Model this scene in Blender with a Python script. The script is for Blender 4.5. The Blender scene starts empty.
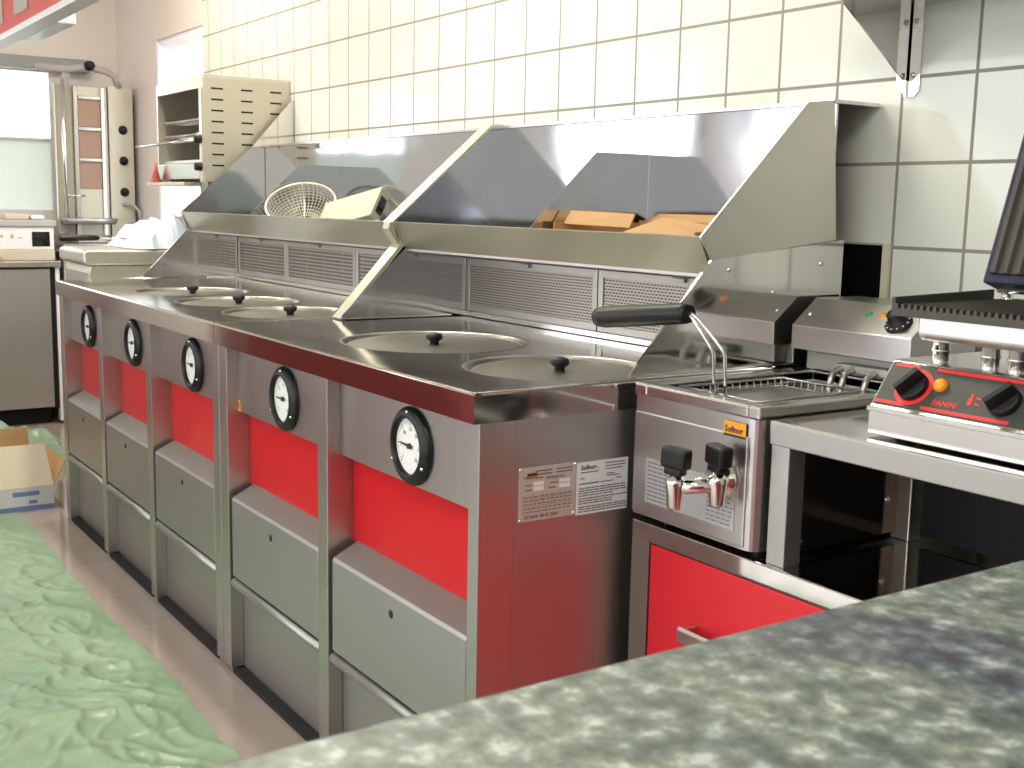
import bpy, bmesh, math, random
from mathutils import Vector, Matrix, noise
random.seed(7)
S = bpy.context.scene
COL = S.collection
PI = math.pi

# ------------------------------------------------------------------ materials
def mat(name):
    m = bpy.data.materials.new(name); m.use_nodes = True
    nt = m.node_tree; b = nt.nodes['Principled BSDF']
    return m, nt, b
def simple(name, col, rough=.5, metal=0., coat=0., emit=None, es=0., spec=.5, alpha=1., trans=0., sss=0.):
    m, nt, b = mat(name)
    b.inputs['Base Color'].default_value = (*col, 1)
    b.inputs['Roughness'].default_value = rough
    b.inputs['Metallic'].default_value = metal
    b.inputs['Coat Weight'].default_value = coat
    b.inputs['Specular IOR Level'].default_value = spec
    b.inputs['Alpha'].default_value = alpha
    b.inputs['Transmission Weight'].default_value = trans
    if emit:
        b.inputs['Emission Color'].default_value = (*emit, 1); b.inputs['Emission Strength'].default_value = es
    return m
def N(nt, t, **kw):
    n = nt.nodes.new(t)
    for k, v in kw.items(): setattr(n, k, v)
    return n
def mathn(nt, op, a, b=None):
    n = N(nt, 'ShaderNodeMath', operation=op)
    for i, v in enumerate((a, b)):
        if v is None: continue
        if isinstance(v, (int, float)): n.inputs[i].default_value = v
        else: nt.links.new(v, n.inputs[i])
    return n.outputs[0]
def ramp(nt, fac, stops):
    r = N(nt, 'ShaderNodeValToRGB'); nt.links.new(fac, r.inputs[0])
    e = r.color_ramp.elements
    while len(e) < len(stops): e.new(.5)
    for q, (p, c) in zip(e, stops): q.position = p; q.color = (*c, 1)
    return r.outputs[0]
def posn(nt, scale=(1, 1, 1)):
    g = N(nt, 'ShaderNodeNewGeometry'); mp = N(nt, 'ShaderNodeMapping')
    mp.inputs['Scale'].default_value = scale
    nt.links.new(g.outputs['Position'], mp.inputs[0]); return mp.outputs[0]
def steel(name, col=(.62, .60, .57), rough=.3, grain=(6, 6, 300), bump=.05, var=.08, smudge=.1):
    m, nt, b = mat(name)
    b.inputs['Metallic'].default_value = 1
    b.inputs['Base Color'].default_value = (*col, 1)
    n = N(nt, 'ShaderNodeTexNoise'); n.inputs['Scale'].default_value = 1; n.inputs['Detail'].default_value = 3
    nt.links.new(posn(nt, grain), n.inputs['Vector'])
    n2 = N(nt, 'ShaderNodeTexNoise'); n2.inputs['Scale'].default_value = 5; n2.inputs['Detail'].default_value = 4
    nt.links.new(posn(nt), n2.inputs['Vector'])
    r = mathn(nt, 'ADD', mathn(nt, 'MULTIPLY', n.outputs[0], var), mathn(nt, 'MULTIPLY', n2.outputs[0], smudge))
    r = mathn(nt, 'ADD', r, rough - var / 2 - smudge / 2)
    nt.links.new(r, b.inputs['Roughness'])
    if bump:
        bp = N(nt, 'ShaderNodeBump'); bp.inputs['Strength'].default_value = bump; bp.inputs['Distance'].default_value = .001
        nt.links.new(n.outputs[0], bp.inputs['Height']); nt.links.new(bp.outputs[0], b.inputs['Normal'])
    return m
def mirror_steel(name, col=(.72, .70, .67), rough=.07, wave=.25):
    m, nt, b = mat(name)
    b.inputs['Metallic'].default_value = 1; b.inputs['Base Color'].default_value = (*col, 1)
    n = N(nt, 'ShaderNodeTexNoise'); n.inputs['Scale'].default_value = 3.5; n.inputs['Detail'].default_value = 1
    nt.links.new(posn(nt), n.inputs['Vector'])
    n2 = N(nt, 'ShaderNodeTexNoise'); n2.inputs['Scale'].default_value = 14; n2.inputs['Detail'].default_value = 5
    nt.links.new(posn(nt), n2.inputs['Vector'])
    nt.links.new(mathn(nt, 'ADD', mathn(nt, 'MULTIPLY', n2.outputs[0], .08), rough - .03), b.inputs['Roughness'])
    bp = N(nt, 'ShaderNodeBump'); bp.inputs['Strength'].default_value = wave; bp.inputs['Distance'].default_value = .01
    nt.links.new(n.outputs[0], bp.inputs['Height']); nt.links.new(bp.outputs[0], b.inputs['Normal'])
    return m
def perforated(name, pitch, holes, kind):
    m, nt, b = mat(name)
    b.inputs['Metallic'].default_value = .9; b.inputs['Roughness'].default_value = .42
    br = N(nt, 'ShaderNodeTexBrick'); br.offset = .5
    br.inputs['Color1'].default_value = (*holes, 1); br.inputs['Color2'].default_value = (*holes, 1)
    br.inputs['Mortar'].default_value = (.47, .435, .395, 1)
    br.inputs['Scale'].default_value = 1; br.inputs['Brick Width'].default_value = pitch[0]; br.inputs['Row Height'].default_value = pitch[1]
    br.inputs['Mortar Size'].default_value = pitch[2]; br.inputs['Mortar Smooth'].default_value = .35
    g = N(nt, 'ShaderNodeNewGeometry'); s = N(nt, 'ShaderNodeSeparateXYZ'); c = N(nt, 'ShaderNodeCombineXYZ')
    nt.links.new(g.outputs['Position'], s.inputs[0])
    nt.links.new(s.outputs[0], c.inputs[0]); nt.links.new(s.outputs[2], c.inputs[1])
    nt.links.new(c.outputs[0], br.inputs['Vector']); nt.links.new(br.outputs['Color'], b.inputs['Base Color'])
    bp = N(nt, 'ShaderNodeBump'); bp.inputs['Strength'].default_value = .6; bp.inputs['Distance'].default_value = .003
    nt.links.new(br.outputs['Fac'], bp.inputs['Height']); nt.links.new(bp.outputs[0], b.inputs['Normal'])
    return m
M = {}
M['brushed'] = steel('brushed_steel', (.52, .505, .48), .36, (3, 3, 260), .02, .05, .06)
M['brushed_v'] = steel('brushed_steel_vertical', (.50, .485, .46), .37, (260, 260, 3), .02, .05, .06)
M['side'] = steel('satin_panel_steel', (.62, .605, .60), .33, (30, 30, 30), 0, .03, .07)
M['framesteel'] = steel('filter_frame_steel', (.46, .44, .41), .46, (30, 30, 30), 0, .03, .04)
M['mirrord'] = mirror_steel('mirror_steel_dark_reflection', (.52, .53, .56), .07, .25)  # mirror steel again, dark bluish reflections painted into its base colour
M['doorsteel'] = steel('brushed_door_steel', (.42, .41, .39), .50, (3, 3, 260), .02, .04, .05)
M['basin'] = simple('basin_steel', (.74, .73, .70), .42, 1)
M['lidsteel'] = steel('dull_lid_steel', (.37, .36, .325), .33, (9, 9, 9), 0, .04, .08)
M['cap'] = steel('satin_cap_steel', (.60, .60, .50), .42, (30, 30, 30), 0, .03, .05)
M['matte'] = steel('matte_steel', (.66, .64, .575), .43, (40, 5, 5), 0, .04, .14)
M['lip'] = steel('hood_lip_steel', (.41, .405, .35), .33, (5, 40, 40), 0, .04, .08)
M['bright'] = steel('bright_steel', (.70, .68, .65), .22, (5, 5, 30), 0, .03, .06)
M['mirror'] = mirror_steel('mirror_steel')
M['polish'] = mirror_steel('polished_counter_steel', (.68, .66, .62), .085, .12)
M['band'] = mirror_steel('polished_band_steel', (.62, .59, .57), .1, .1)
M['chrome'] = simple('chrome', (.82, .81, .80), .08, 1)
M['dull'] = simple('dull_grey_metal', (.42, .42, .40), .45, .9)
M['redpanel'] = simple('red_enamel', (.60, .008, .017), .30, 0, .22, spec=.25)
M['redpanel'].node_tree.nodes['Principled BSDF'].inputs['Coat Roughness'].default_value = .05
M['reddoor'] = simple('red_laminate_door', (.70, .022, .035), .4)
M['black'] = simple('black_plastic', (.007, .007, .008), .42, spec=.35)
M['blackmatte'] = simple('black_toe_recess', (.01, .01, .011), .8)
M['blackgloss'] = simple('black_gloss_panel', (.006, .006, .006), .06, 0, .6)
M['castiron'] = simple('dark_cast_iron', (.075, .07, .06), .5, .5)
M['blueblack'] = simple('blue_black_enamel', (.02, .018, .05), .35, .2)
M['white'] = simple('white_enamel', (.82, .81, .79), .3)
M['dial'] = simple('dial_face', (.86, .85, .82), .35)
M['paper'] = simple('white_label', (.86, .87, .92), .45)
M['plate'] = simple('nameplate_metal', (.62, .59, .55), .42, .4)
M['plate2'] = simple('pale_nameplate', (.58, .58, .58), .4, .5)
M['ink'] = simple('print_ink', (.03, .03, .035), .6)
M['greyink'] = simple('grey_print_ink', (.16, .16, .18), .6)
M['orange'] = simple('orange_sticker', (.85, .36, .02), .45)
M['gold'] = simple('gold_print', (.42, .25, .05), .4, .3)
M['lampgreen'] = simple('green_lamp', (.02, .30, .10), .2)
M['lampamber'] = simple('amber_lamp', (.85, .28, .01), .2, emit=(1, .35, .02), es=.12)
M['redprint'] = simple('red_print', (.72, .03, .03), .4)
M['anthracite'] = simple('anthracite_panel', (.045, .045, .042), .42)
M['card'] = simple('cardboard', (.50, .29, .13), .8)
M['cardpale'] = simple('pale_cardboard', (.60, .52, .41), .8)
M['cardwhite'] = simple('white_printed_cardboard', (.66, .67, .70), .7)
M['blueprint'] = simple('blue_print', (.16, .24, .48), .6)
M['wire'] = simple('tinned_wire', (.70, .67, .56), .35, .9)
M['brownreflect'] = simple('steel_panel_brown_reflection', (.20, .155, .12), .1, 1)  # polished panel, its dark brown reflection put into the base colour
M['darkwire'] = simple('steel_wire', (.45, .44, .42), .3, 1)
M['cream'] = simple('cream_trim', (.72, .68, .52), .5)
M['plaster'] = simple('plaster', (.84, .785, .735), .8)
M['plasterl'] = simple('plaster_far_wall', (.86, .81, .75), .8)
M['floorreflect'] = simple('blue_grey_floor_reflector', (.44, .47, .52), .25)
M['endpanel'] = steel('satin_end_panel', (.46, .445, .435), .42, (30, 30, 30), 0, .03, .06)
M['ceil'] = simple('ceiling_white', (.8, .79, .76), .9)
M['frame'] = simple('window_frame', (.80, .79, .82), .4)
M['lintel'] = simple('grey_roller_box', (.34, .36, .35), .5)
M['redboard'] = simple('red_menu_board', (.62, .07, .06), .4)
M['yellow'] = simple('yellow_print', (.75, .45, .12), .5)
M['greyprint'] = simple('grey_print', (.42, .39, .36), .5)
M['counterred'] = simple('dark_red_counter_front', (.25, .02, .03), .4)
M['glow'] = simple('ceramic_burner', (.42, .28, .22), .7)
M['lampwhite'] = simple('lamp_diffuser', (.9, .9, .85), .5, emit=(1, .97, .86), es=6)
M['pave'] = simple('pavement', (.40, .40, .40), .9)
M['plasticw'] = simple('milky_plastic_film', (.72, .79, .90), .25, 0, .3)
M['hose'] = simple('grey_hose', (.45, .42, .40), .5)
M['olive'] = simple('olive_grey_painted_metal', (.40, .39, .29), .5)
M['tubered'] = simple('red_cap', (.55, .10, .08), .4)

def glassmat():
    m = bpy.data.materials.new('window_glass'); m.use_nodes = True; nt = m.node_tree; nt.nodes.clear()
    o = N(nt, 'ShaderNodeOutputMaterial'); mx = N(nt, 'ShaderNodeMixShader'); mx.inputs[0].default_value = .08
    t = N(nt, 'ShaderNodeBsdfTransparent'); g = N(nt, 'ShaderNodeBsdfGlossy'); g.inputs['Roughness'].default_value = .02
    nt.links.new(t.outputs[0], mx.inputs[1]); nt.links.new(g.outputs[0], mx.inputs[2]); nt.links.new(mx.outputs[0], o.inputs[0])
    return m
M['glass'] = glassmat()
def frosted():
    m = bpy.data.materials.new('frosted_glass'); m.use_nodes = True; nt = m.node_tree; nt.nodes.clear()
    o = N(nt, 'ShaderNodeOutputMaterial'); mx = N(nt, 'ShaderNodeMixShader'); mx.inputs[0].default_value = .5
    t = N(nt, 'ShaderNodeBsdfTranslucent'); t.inputs[0].default_value = (.72, .75, .70, 1)
    g = N(nt, 'ShaderNodeBsdfDiffuse'); g.inputs[0].default_value = (.7, .73, .68, 1)
    nt.links.new(t.outputs[0], mx.inputs[1]); nt.links.new(g.outputs[0], mx.inputs[2]); nt.links.new(mx.outputs[0], o.inputs[0])
    return m
M['frost'] = frosted()

def tile_mat(name, size, ox, oz, half, tile, grout, axes=(0, 2), rough=.12, var=.03):
    m, nt, b = mat(name)
    g = N(nt, 'ShaderNodeNewGeometry'); s = N(nt, 'ShaderNodeSeparateXYZ'); nt.links.new(g.outputs['Position'], s.inputs[0])
    def edge(o, off):
        u = mathn(nt, 'DIVIDE', mathn(nt, 'SUBTRACT', o, off), size)
        fr = mathn(nt, 'ABSOLUTE', mathn(nt, 'SUBTRACT', mathn(nt, 'FRACT', u), .5))
        return mathn(nt, 'GREATER_THAN', fr, .5 - half / size), mathn(nt, 'FLOOR', u)
    e1, f1 = edge(s.outputs[axes[0]], ox); e2, f2 = edge(s.outputs[axes[1]], oz)
    gm = mathn(nt, 'MAXIMUM', e1, e2)
    cv = N(nt, 'ShaderNodeCombineXYZ'); nt.links.new(f1, cv.inputs[0]); nt.links.new(f2, cv.inputs[1])
    wn = N(nt, 'ShaderNodeTexWhiteNoise'); nt.links.new(cv.outputs[0], wn.inputs[0])
    v = mathn(nt, 'ADD', mathn(nt, 'MULTIPLY', wn.outputs[0], var), 1 - var / 2)
    mc = N(nt, 'ShaderNodeMix', data_type='RGBA', blend_type='MULTIPLY'); mc.inputs[0].default_value = 1
    mc.inputs[6].default_value = (*tile, 1); nt.links.new(v, mc.inputs[7])
    mx = N(nt, 'ShaderNodeMix', data_type='RGBA'); nt.links.new(gm, mx.inputs[0]); nt.links.new(mc.outputs[2], mx.inputs[6]); mx.inputs[7].default_value = (*grout, 1)
    nt.links.new(mx.outputs[2], b.inputs['Base Color'])
    nt.links.new(mathn(nt, 'ADD', mathn(nt, 'MULTIPLY', gm, .6), rough), b.inputs['Roughness'])
    bp = N(nt, 'ShaderNodeBump', invert=True); bp.inputs['Strength'].default_value = .5; bp.inputs['Distance'].default_value = .002
    nt.links.new(gm, bp.inputs['Height']); nt.links.new(bp.outputs[0], b.inputs['Normal'])
    return m
M['tile'] = tile_mat('white_wall_tile', .17, 0, 1.5045, .0036, (.79, .80, .725), (.29, .28, .235))
M['floor'] = tile_mat('beige_floor_tile', .33, .1, -.97, .003, (.43, .345, .305), (.37, .295, .26), (0, 1), .07, .06)

def granite_mat():
    m, nt, b = mat('speckled_granite_laminate')
    p = posn(nt)
    n1 = N(nt, 'ShaderNodeTexNoise'); n1.inputs['Scale'].default_value = 62; n1.inputs['Detail'].default_value = 5; n1.inputs['Roughness'].default_value = .6
    n2 = N(nt, 'ShaderNodeTexNoise'); n2.inputs['Scale'].default_value = 9; n2.inputs['Detail'].default_value = 3
    n3 = N(nt, 'ShaderNodeTexNoise'); n3.inputs['Scale'].default_value = 24; n3.inputs['Detail'].default_value = 3
    for n in (n1, n2, n3): nt.links.new(p, n.inputs['Vector'])
    # a bluish dark vein running across the slab
    s_ = N(nt, 'ShaderNodeSeparateXYZ'); nt.links.new(p, s_.inputs[0])
    u = mathn(nt, 'ADD', mathn(nt, 'MULTIPLY', mathn(nt, 'SUBTRACT', s_.outputs[0], VX), .77), mathn(nt, 'MULTIPLY', mathn(nt, 'SUBTRACT', s_.outputs[1], VY), -.63))
    u = mathn(nt, 'ADD', mathn(nt, 'ABSOLUTE', u), mathn(nt, 'MULTIPLY', mathn(nt, 'SUBTRACT', n2.outputs[0], .5), .30))
    fade = mathn(nt, 'ADD', mathn(nt, 'MULTIPLY', mathn(nt, 'ADD', s_.outputs[1], 1.60), 11), mathn(nt, 'SUBTRACT', n2.outputs[0], .5)); fade.node.use_clamp = True
    vein = mathn(nt, 'MULTIPLY', ramp(nt, u, [(.035, (1, 1, 1)), (.085, (0, 0, 0))]), fade)
    a = ramp(nt, n1.outputs[0], [(.34, (.060, .072, .066)), (.46, (.125, .145, .128)), (.55, (.19, .21, .195)), (.66, (.43, .46, .455))])
    bcol = ramp(nt, n1.outputs[0], [(.34, (.022, .026, .036)), (.48, (.060, .068, .088)), (.6, (.14, .155, .18)), (.72, (.38, .40, .43))])
    mx = N(nt, 'ShaderNodeMix', data_type='RGBA'); nt.links.new(vein, mx.inputs[0]); nt.links.new(a, mx.inputs[6]); nt.links.new(bcol, mx.inputs[7])
    mx2 = N(nt, 'ShaderNodeMix', data_type='RGBA', blend_type='MULTIPLY'); mx2.inputs[0].default_value = 1
    nt.links.new(mx.outputs[2], mx2.inputs[6]); nt.links.new(ramp(nt, n3.outputs[0], [(.35, (.62, .66, .68)), (.62, (1.0, 1.0, .97))]), mx2.inputs[7])
    nt.links.new(mx2.outputs[2], b.inputs['Base Color']); b.inputs['Roughness'].default_value = .4
    return m
VX, VY = 1.015, -1.495
M['granite'] = granite_mat()
def film_mat():
    m, nt, b = mat('green_plastic_film')
    n = N(nt, 'ShaderNodeTexNoise'); n.inputs['Scale'].default_value = 3; n.inputs['Detail'].default_value = 4
    nt.links.new(posn(nt), n.inputs['Vector'])
    nt.links.new(ramp(nt, n.outputs[0], [(.35, (.19, .285, .185)), (.65, (.245, .345, .23))]), b.inputs['Base Color'])
    b.inputs['Roughness'].default_value = .42; b.inputs['Coat Weight'].default_value = .08
    return m
M['film'] = film_mat()

# ------------------------------------------------------------------ mesh building
class MB:
    def __init__(s): s.bm = bmesh.new()
    def face(s, pts):
        return s.bm.faces.new([s.bm.verts.new(p) for p in pts])
    def box(s, x0, x1, y0, y1, z0, z1, bev=0, seg=2):
        v = [s.bm.verts.new((x, y, z)) for x in (x0, x1) for y in (y0, y1) for z in (z0, z1)]
        fs = [s.bm.faces.new([v[i] for i in q]) for q in ((0, 1, 3, 2), (4, 6, 7, 5), (0, 4, 5, 1), (2, 3, 7, 6), (0, 2, 6, 4), (1, 5, 7, 3))]
        if bev:
            es = list({e for f in fs for e in f.edges})
            bmesh.ops.bevel(s.bm, geom=es, offset=bev, segments=seg, affect='EDGES', profile=.5)
        return s
    def prism(s, prof, axis, a0, a1, bev=0):
        """closed outline extruded along an axis; for 'x' the outline is (y,z), for 'y' (x,z), for 'z' (x,y)"""
        def P(u, v, a): return {'x': (a, u, v), 'y': (u, a, v), 'z': (u, v, a)}[axis]
        A = [s.bm.verts.new(P(u, v, a0)) for u, v in prof]; B = [s.bm.verts.new(P(u, v, a1)) for u, v in prof]
        n = len(prof); fs = [s.bm.faces.new(A[::-1]), s.bm.faces.new(B)]
        for i in range(n): fs.append(s.bm.faces.new([A[i], A[(i + 1) % n], B[(i + 1) % n], B[i]]))
        bmesh.ops.recalc_face_normals(s.bm, faces=fs)
        if bev:
            bmesh.ops.bevel(s.bm, geom=list({e for f in fs for e in f.edges}), offset=bev, segments=2, affect='EDGES')
        return s
    def tube(s, pts, r, seg=10, cap=True, smooth=True):
        pts = [Vector(p) for p in pts]; rings = []
        rs = r if isinstance(r, (list, tuple)) else [r] * len(pts)
        n = len(pts); up = None
        for i, p in enumerate(pts):
            d = (pts[min(i + 1, n - 1)] - pts[max(i - 1, 0)]).normalized()
            if up is None:
                up = Vector((0, 0, 1)) if abs(d.z) < .9 else Vector((1, 0, 0))
            a = d.cross(up).normalized(); b = a.cross(d).normalized(); up = b
            rings.append([s.bm.verts.new(p + rs[i] * (math.cos(t) * a + math.sin(t) * b)) for t in [2 * PI * k / seg for k in range(seg)]])
        for A, B in zip(rings, rings[1:]):
            for k in range(seg):
                f = s.bm.faces.new([A[k], A[(k + 1) % seg], B[(k + 1) % seg], B[k]]); f.smooth = smooth
        if cap: s.bm.faces.new(rings[0][::-1]); s.bm.faces.new(rings[-1])
        return s
    def loop(s, pts, r, seg=6):
        pts = [Vector(p) for p in pts]; n = len(pts); rings = []; 
        nrm = sum(((pts[i] - pts[0]).cross(pts[(i + 1) % n] - pts[0]) for i in range(n)), Vector()).normalized()
        for i, p in enumerate(pts):
            d = (pts[(i + 1) % n] - pts[i - 1]).normalized(); a = d.cross(nrm).normalized()
            rings.append([s.bm.verts.new(p + r * (math.cos(t) * a + math.sin(t) * nrm)) for t in [2 * PI * k / seg for k in range(seg)]])
        for i in range(n):
            A, B = rings[i], rings[(i + 1) % n]
            for k in range(seg):
                f = s.bm.faces.new([A[k], A[(k + 1) % seg], B[(k + 1) % seg], B[k]]); f.smooth = True
        return s
    def lathe(s, prof, c, axis=(0, 0, 1), seg=48, smooth=True, closed=False):
        """prof: (radius, height) along axis from c"""
        ax = Vector(axis).normalized(); c = Vector(c)
        u = ax.orthogonal().normalized(); w = ax.cross(u)
        rings = []
        for r, h in prof:
            if r < 1e-6: rings.append([s.bm.verts.new(c + ax * h)])
            else: rings.append([s.bm.verts.new(c + ax * h + r * (math.cos(t) * u + math.sin(t) * w)) for t in [2 * PI * k / seg for k in range(seg)]])
        pairs = list(zip(rings, rings[1:])) + ([(rings[-1], rings[0])] if closed else [])
        for A, B in pairs:
            for k in range(seg):
                k2 = (k + 1) % seg
                q = [A[0]] if len(A) == 1 else [A[k], A[k2]]
                q += [B[0]] if len(B) == 1 else [B[k2], B[k]]
                if len(set(q)) > 2: f = s.bm.faces.new(q); f.smooth = smooth
        return s
    def cyl(s, c, axis, r, h, seg=24): return s.lathe([(0, 0), (r, 0), (r, h), (0, h)], c, axis, seg, smooth=False)
    def plate(s, pts, t):
        """planar polygon given thickness along its normal"""
        pts = [Vector(p) for p in pts]; nrm = (pts[1] - pts[0]).cross(pts[2] - pts[0]).normalized() * t
        A = [s.bm.verts.new(p) for p in pts]; B = [s.bm.verts.new(p - nrm) for p in pts]; n = len(pts)
        s.bm.faces.new(A); s.bm.faces.new(B[::-1])
        for i in range(n): s.bm.faces.new([A[i], B[i], B[(i + 1) % n], A[(i + 1) % n]])
        return s
    def text(s, string, size, origin, xdir, ydir, lift=.0006, squeeze=1., bold=0.):
        cu = bpy.data.curves.new('t', 'FONT'); cu.body = string; cu.size = size; cu.resolution_u = 2; cu.offset = bold
        ob = bpy.data.objects.new('t', cu); COL.objects.link(ob)
        bpy.context.view_layer.update()
        me = ob.evaluated_get(bpy.context.evaluated_depsgraph_get()).to_mesh()
        X = Vector(xdir).normalized(); Y = Vector(ydir).normalized(); Z = X.cross(Y); o = Vector(origin)
        vs = [s.bm.verts.new(o + X * v.co.x * squeeze + Y * v.co.y + Z * lift) for v in me.vertices]
        for p in me.polygons:
            try: s.bm.faces.new([vs[i] for i in p.vertices])
            except ValueError: pass
        bpy.data.objects.remove(ob); bpy.data.curves.remove(cu)
        return s
    def rects(s, items, origin, xdir, ydir, lift=.0006):
        """flat printed bars (x, y, w, h) on a plane"""
        X = Vector(xdir).normalized(); Y = Vector(ydir).normalized(); Z = X.cross(Y); o = Vector(origin) + Z * lift
        for x, y, w, h in items:
            s.face([o + X * x + Y * y, o + X * (x + w) + Y * y, o + X * (x + w) + Y * (y + h), o + X * x + Y * (y + h)])
        return s
    def build(s, name, m, parent=None, recalc=False, bev=0):
        if recalc: bmesh.ops.recalc_face_normals(s.bm, faces=s.bm.faces[:])
        if parent is None:
            vs = s.bm.verts
            mn = Vector([min(v.co[i] for v in vs) for i in range(3)]); mx = Vector([max(v.co[i] for v in vs) for i in range(3)])
            L = Vector(((mn.x + mx.x) / 2, (mn.y + mx.y) / 2, mn.z))
        else: L = org(parent)
        for v in s.bm.verts: v.co -= L
        me = bpy.data.meshes.new(name); s.bm.to_mesh(me); s.bm.free(); me.materials.append(M[m])
        o = bpy.data.objects.new(name, me); COL.objects.link(o)
        if parent is None: o.location = L
        else: o.parent = parent
        if bev:
            b = o.modifiers.new('edge', 'BEVEL'); b.width = bev; b.segments = 2; b.limit_method = 'ANGLE'; b.angle_limit = .6
        return o
def org(o):
    while o.parent: o = o.parent
    return Vector(o.location)
def tag(o, label, cat=None, group=None):
    o['label'] = label
    if cat: o['category'] = cat
    if group: o['group'] = group
    return o
def thing(name, loc, label, cat, group=None):
    o = bpy.data.objects.new(name, None); COL.objects.link(o); o.location = loc; o.empty_display_size = .05
    return tag(o, label, cat, group)
def struct(o): o['kind'] = 'structure'; return o

# ------------------------------------------------------------------ the room
XL, XR, YF, ZC = -5.85, 3.0, -5.0, 2.85
TL = -4.33                                               # left end of the tiling
struct(MB().box(XL - .2, XR + .2, YF - .2, .2, -.1, 0).build('floor', 'floor'))
struct(MB().box(XL, XR, YF, -2.82, 0, .004).build('floor_reflector', 'floorreflect'))  # unseen sheet, added so the tap fryer front reflects blue-grey
struct(MB().box(XL - .2, XR + .2, YF - .2, .2, ZC, ZC + .1).build('ceiling', 'ceil'))
struct(MB().box(TL, XR, 0, .2, 0, ZC).build('wall_back', 'tile'))
WB = (-5.09, TL, .93, 2.075)                             # window beside the tiling
w = MB(); w.box(XL - .2, WB[0], .005, .2, 0, ZC).box(WB[0], WB[1], .005, .2, 0, WB[2]).box(WB[0], WB[1], .005, .2, WB[3], ZC)
struct(w.build('wall_back_plaster', 'plaster'))
def framed_window(name, plane, a0, a1, z0, z1, at, mull=(), panes=('glass',), th=.05, fw=.035, horiz=()):
    """window in a wall; plane 'y' spans x, plane 'x' spans y"""
    def bx(mb, u0, u1, c0, c1):
        return mb.box(u0, u1, at - th / 2, at + th / 2, c0, c1) if plane == 'y' else mb.box(at - th / 2, at + th / 2, u0, u1, c0, c1)
    f = MB(); bx(f, a0, a0 + fw, z0, z1); bx(f, a1 - fw, a1, z0, z1); bx(f, a0 + fw, a1 - fw, z0, z0 + fw); bx(f, a0 + fw, a1 - fw, z1 - fw, z1)
    for q in mull: bx(f, q - fw / 2, q + fw / 2, z0 + fw, z1 - fw)
    for q in horiz: bx(f, a0 + fw, a1 - fw, q - fw / 2, q + fw / 2)
    o = struct(f.build(name, 'frame'))
    return o
def pane(parent, plane, a0, a1, z0, z1, at, m):
    p = MB()
    p.box(a0, a1, at - .002, at + .002, z0, z1) if plane == 'y' else p.box(at - .002, at + .002, a0, a1, z0, z1)
    return p.build('pane', m, parent)
o = framed_window('window_1', 'y', WB[0], WB[1], WB[2], WB[3], .035, fw=.014)
pane(o, 'y', WB[0] + .014, WB[1] - .014, WB[2] + .014, WB[3] - .014, .035, 'glass')
WL = (-2.2, -.375, 1.14, 1.95)
WM = (-4.85, -3.55, .85, 2.45)                            # window in the far wall
w = MB(); w.box(XL - .2, XL, YF - .2, WM[0], 0, ZC).box(XL - .2, XL, WM[0], WM[1], 0, WM[2]).box(XL - .2, XL, WM[0], WM[1], WM[3], ZC).box(XL - .2, XL, WM[1], WL[0], 0, ZC).box(XL - .2, XL, WL[1], .2, 0, ZC).box(XL - .2, XL, WL[0], WL[1], 0, WL[2]).box(XL - .2, XL, WL[0], WL[1], WL[3], ZC)
struct(w.build('wall_left', 'plasterl'))
o = framed_window('window_2', 'x', WL[0], WL[1], WL[2], WL[3], XL - .026, horiz=(1.56,), fw=.012)
pane(o, 'x', WL[0] + .012, WL[1] - .012, 1.566, WL[3] - .012, XL - .026, 'glass')
pane(o, 'x', WL[0] + .012, WL[1] - .012, WL[2] + .012, 1.554, XL - .026, 'frost')
MB().box(XL, XL + .09, -2.35, -.17, 1.945, 2.015, .006).build('roller_box', 'lintel', o)
o = framed_window('window_6', 'x', WM[0], WM[1], WM[2], WM[3], XL - .05, mull=(-4.2,), horiz=(1.5,))
for a, b in ((WM[0], -4.2175 - .0), (-4.1825, WM[1])):
    pane(o, 'x', a + .035 * (a == WM[0]), b - .035 * (b == WM[1]), WM[2] + .035, 1.4825, XL - .05, 'glass'); pane(o, 'x', a + .035 * (a == WM[0]), b - .035 * (b == WM[1]), 1.5175, WM[3] - .035, XL - .05, 'glass')
# shop front behind the camera: large windows, seen in the polished steel
FW = ((-5.4, -2.9), (-2.6, -.2), (.1, 2.6))
w = MB(); w.box(XL, XR, YF - .2, YF, 0, .55).box(XL, XR, YF - .2, YF, 2.35, ZC)
ed = [XL] + [q for p in FW for q in p] + [XR]
for i in range(0, len(ed), 2): w.box(ed[i], ed[i + 1], YF - .2, YF, .55, 2.35)
struct(w.build('wall_front', 'plaster'))
for i, (a, b) in enumerate(FW):
    o = framed_window('window_%d' % (i + 3), 'y', a, b, .55, 2.35, YF - .08, mull=((a + b) / 2,))
    pane(o, 'y', a + .035, (a + b) / 2 - .0175, .585, 2.315, YF - .08, 'glass'); pane(o, 'y', (a + b) / 2 + .0175, b - .035, .585, 2.315, YF - .08, 'glass')
struct(MB().box(XR, XR + .2, YF - .2, .2, 0, ZC).build('wall_right', 'ceil'))
struct(MB().box(-40, 40, -60, 40, -.35, -.3).build('ground_outside', 'pave'))

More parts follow.
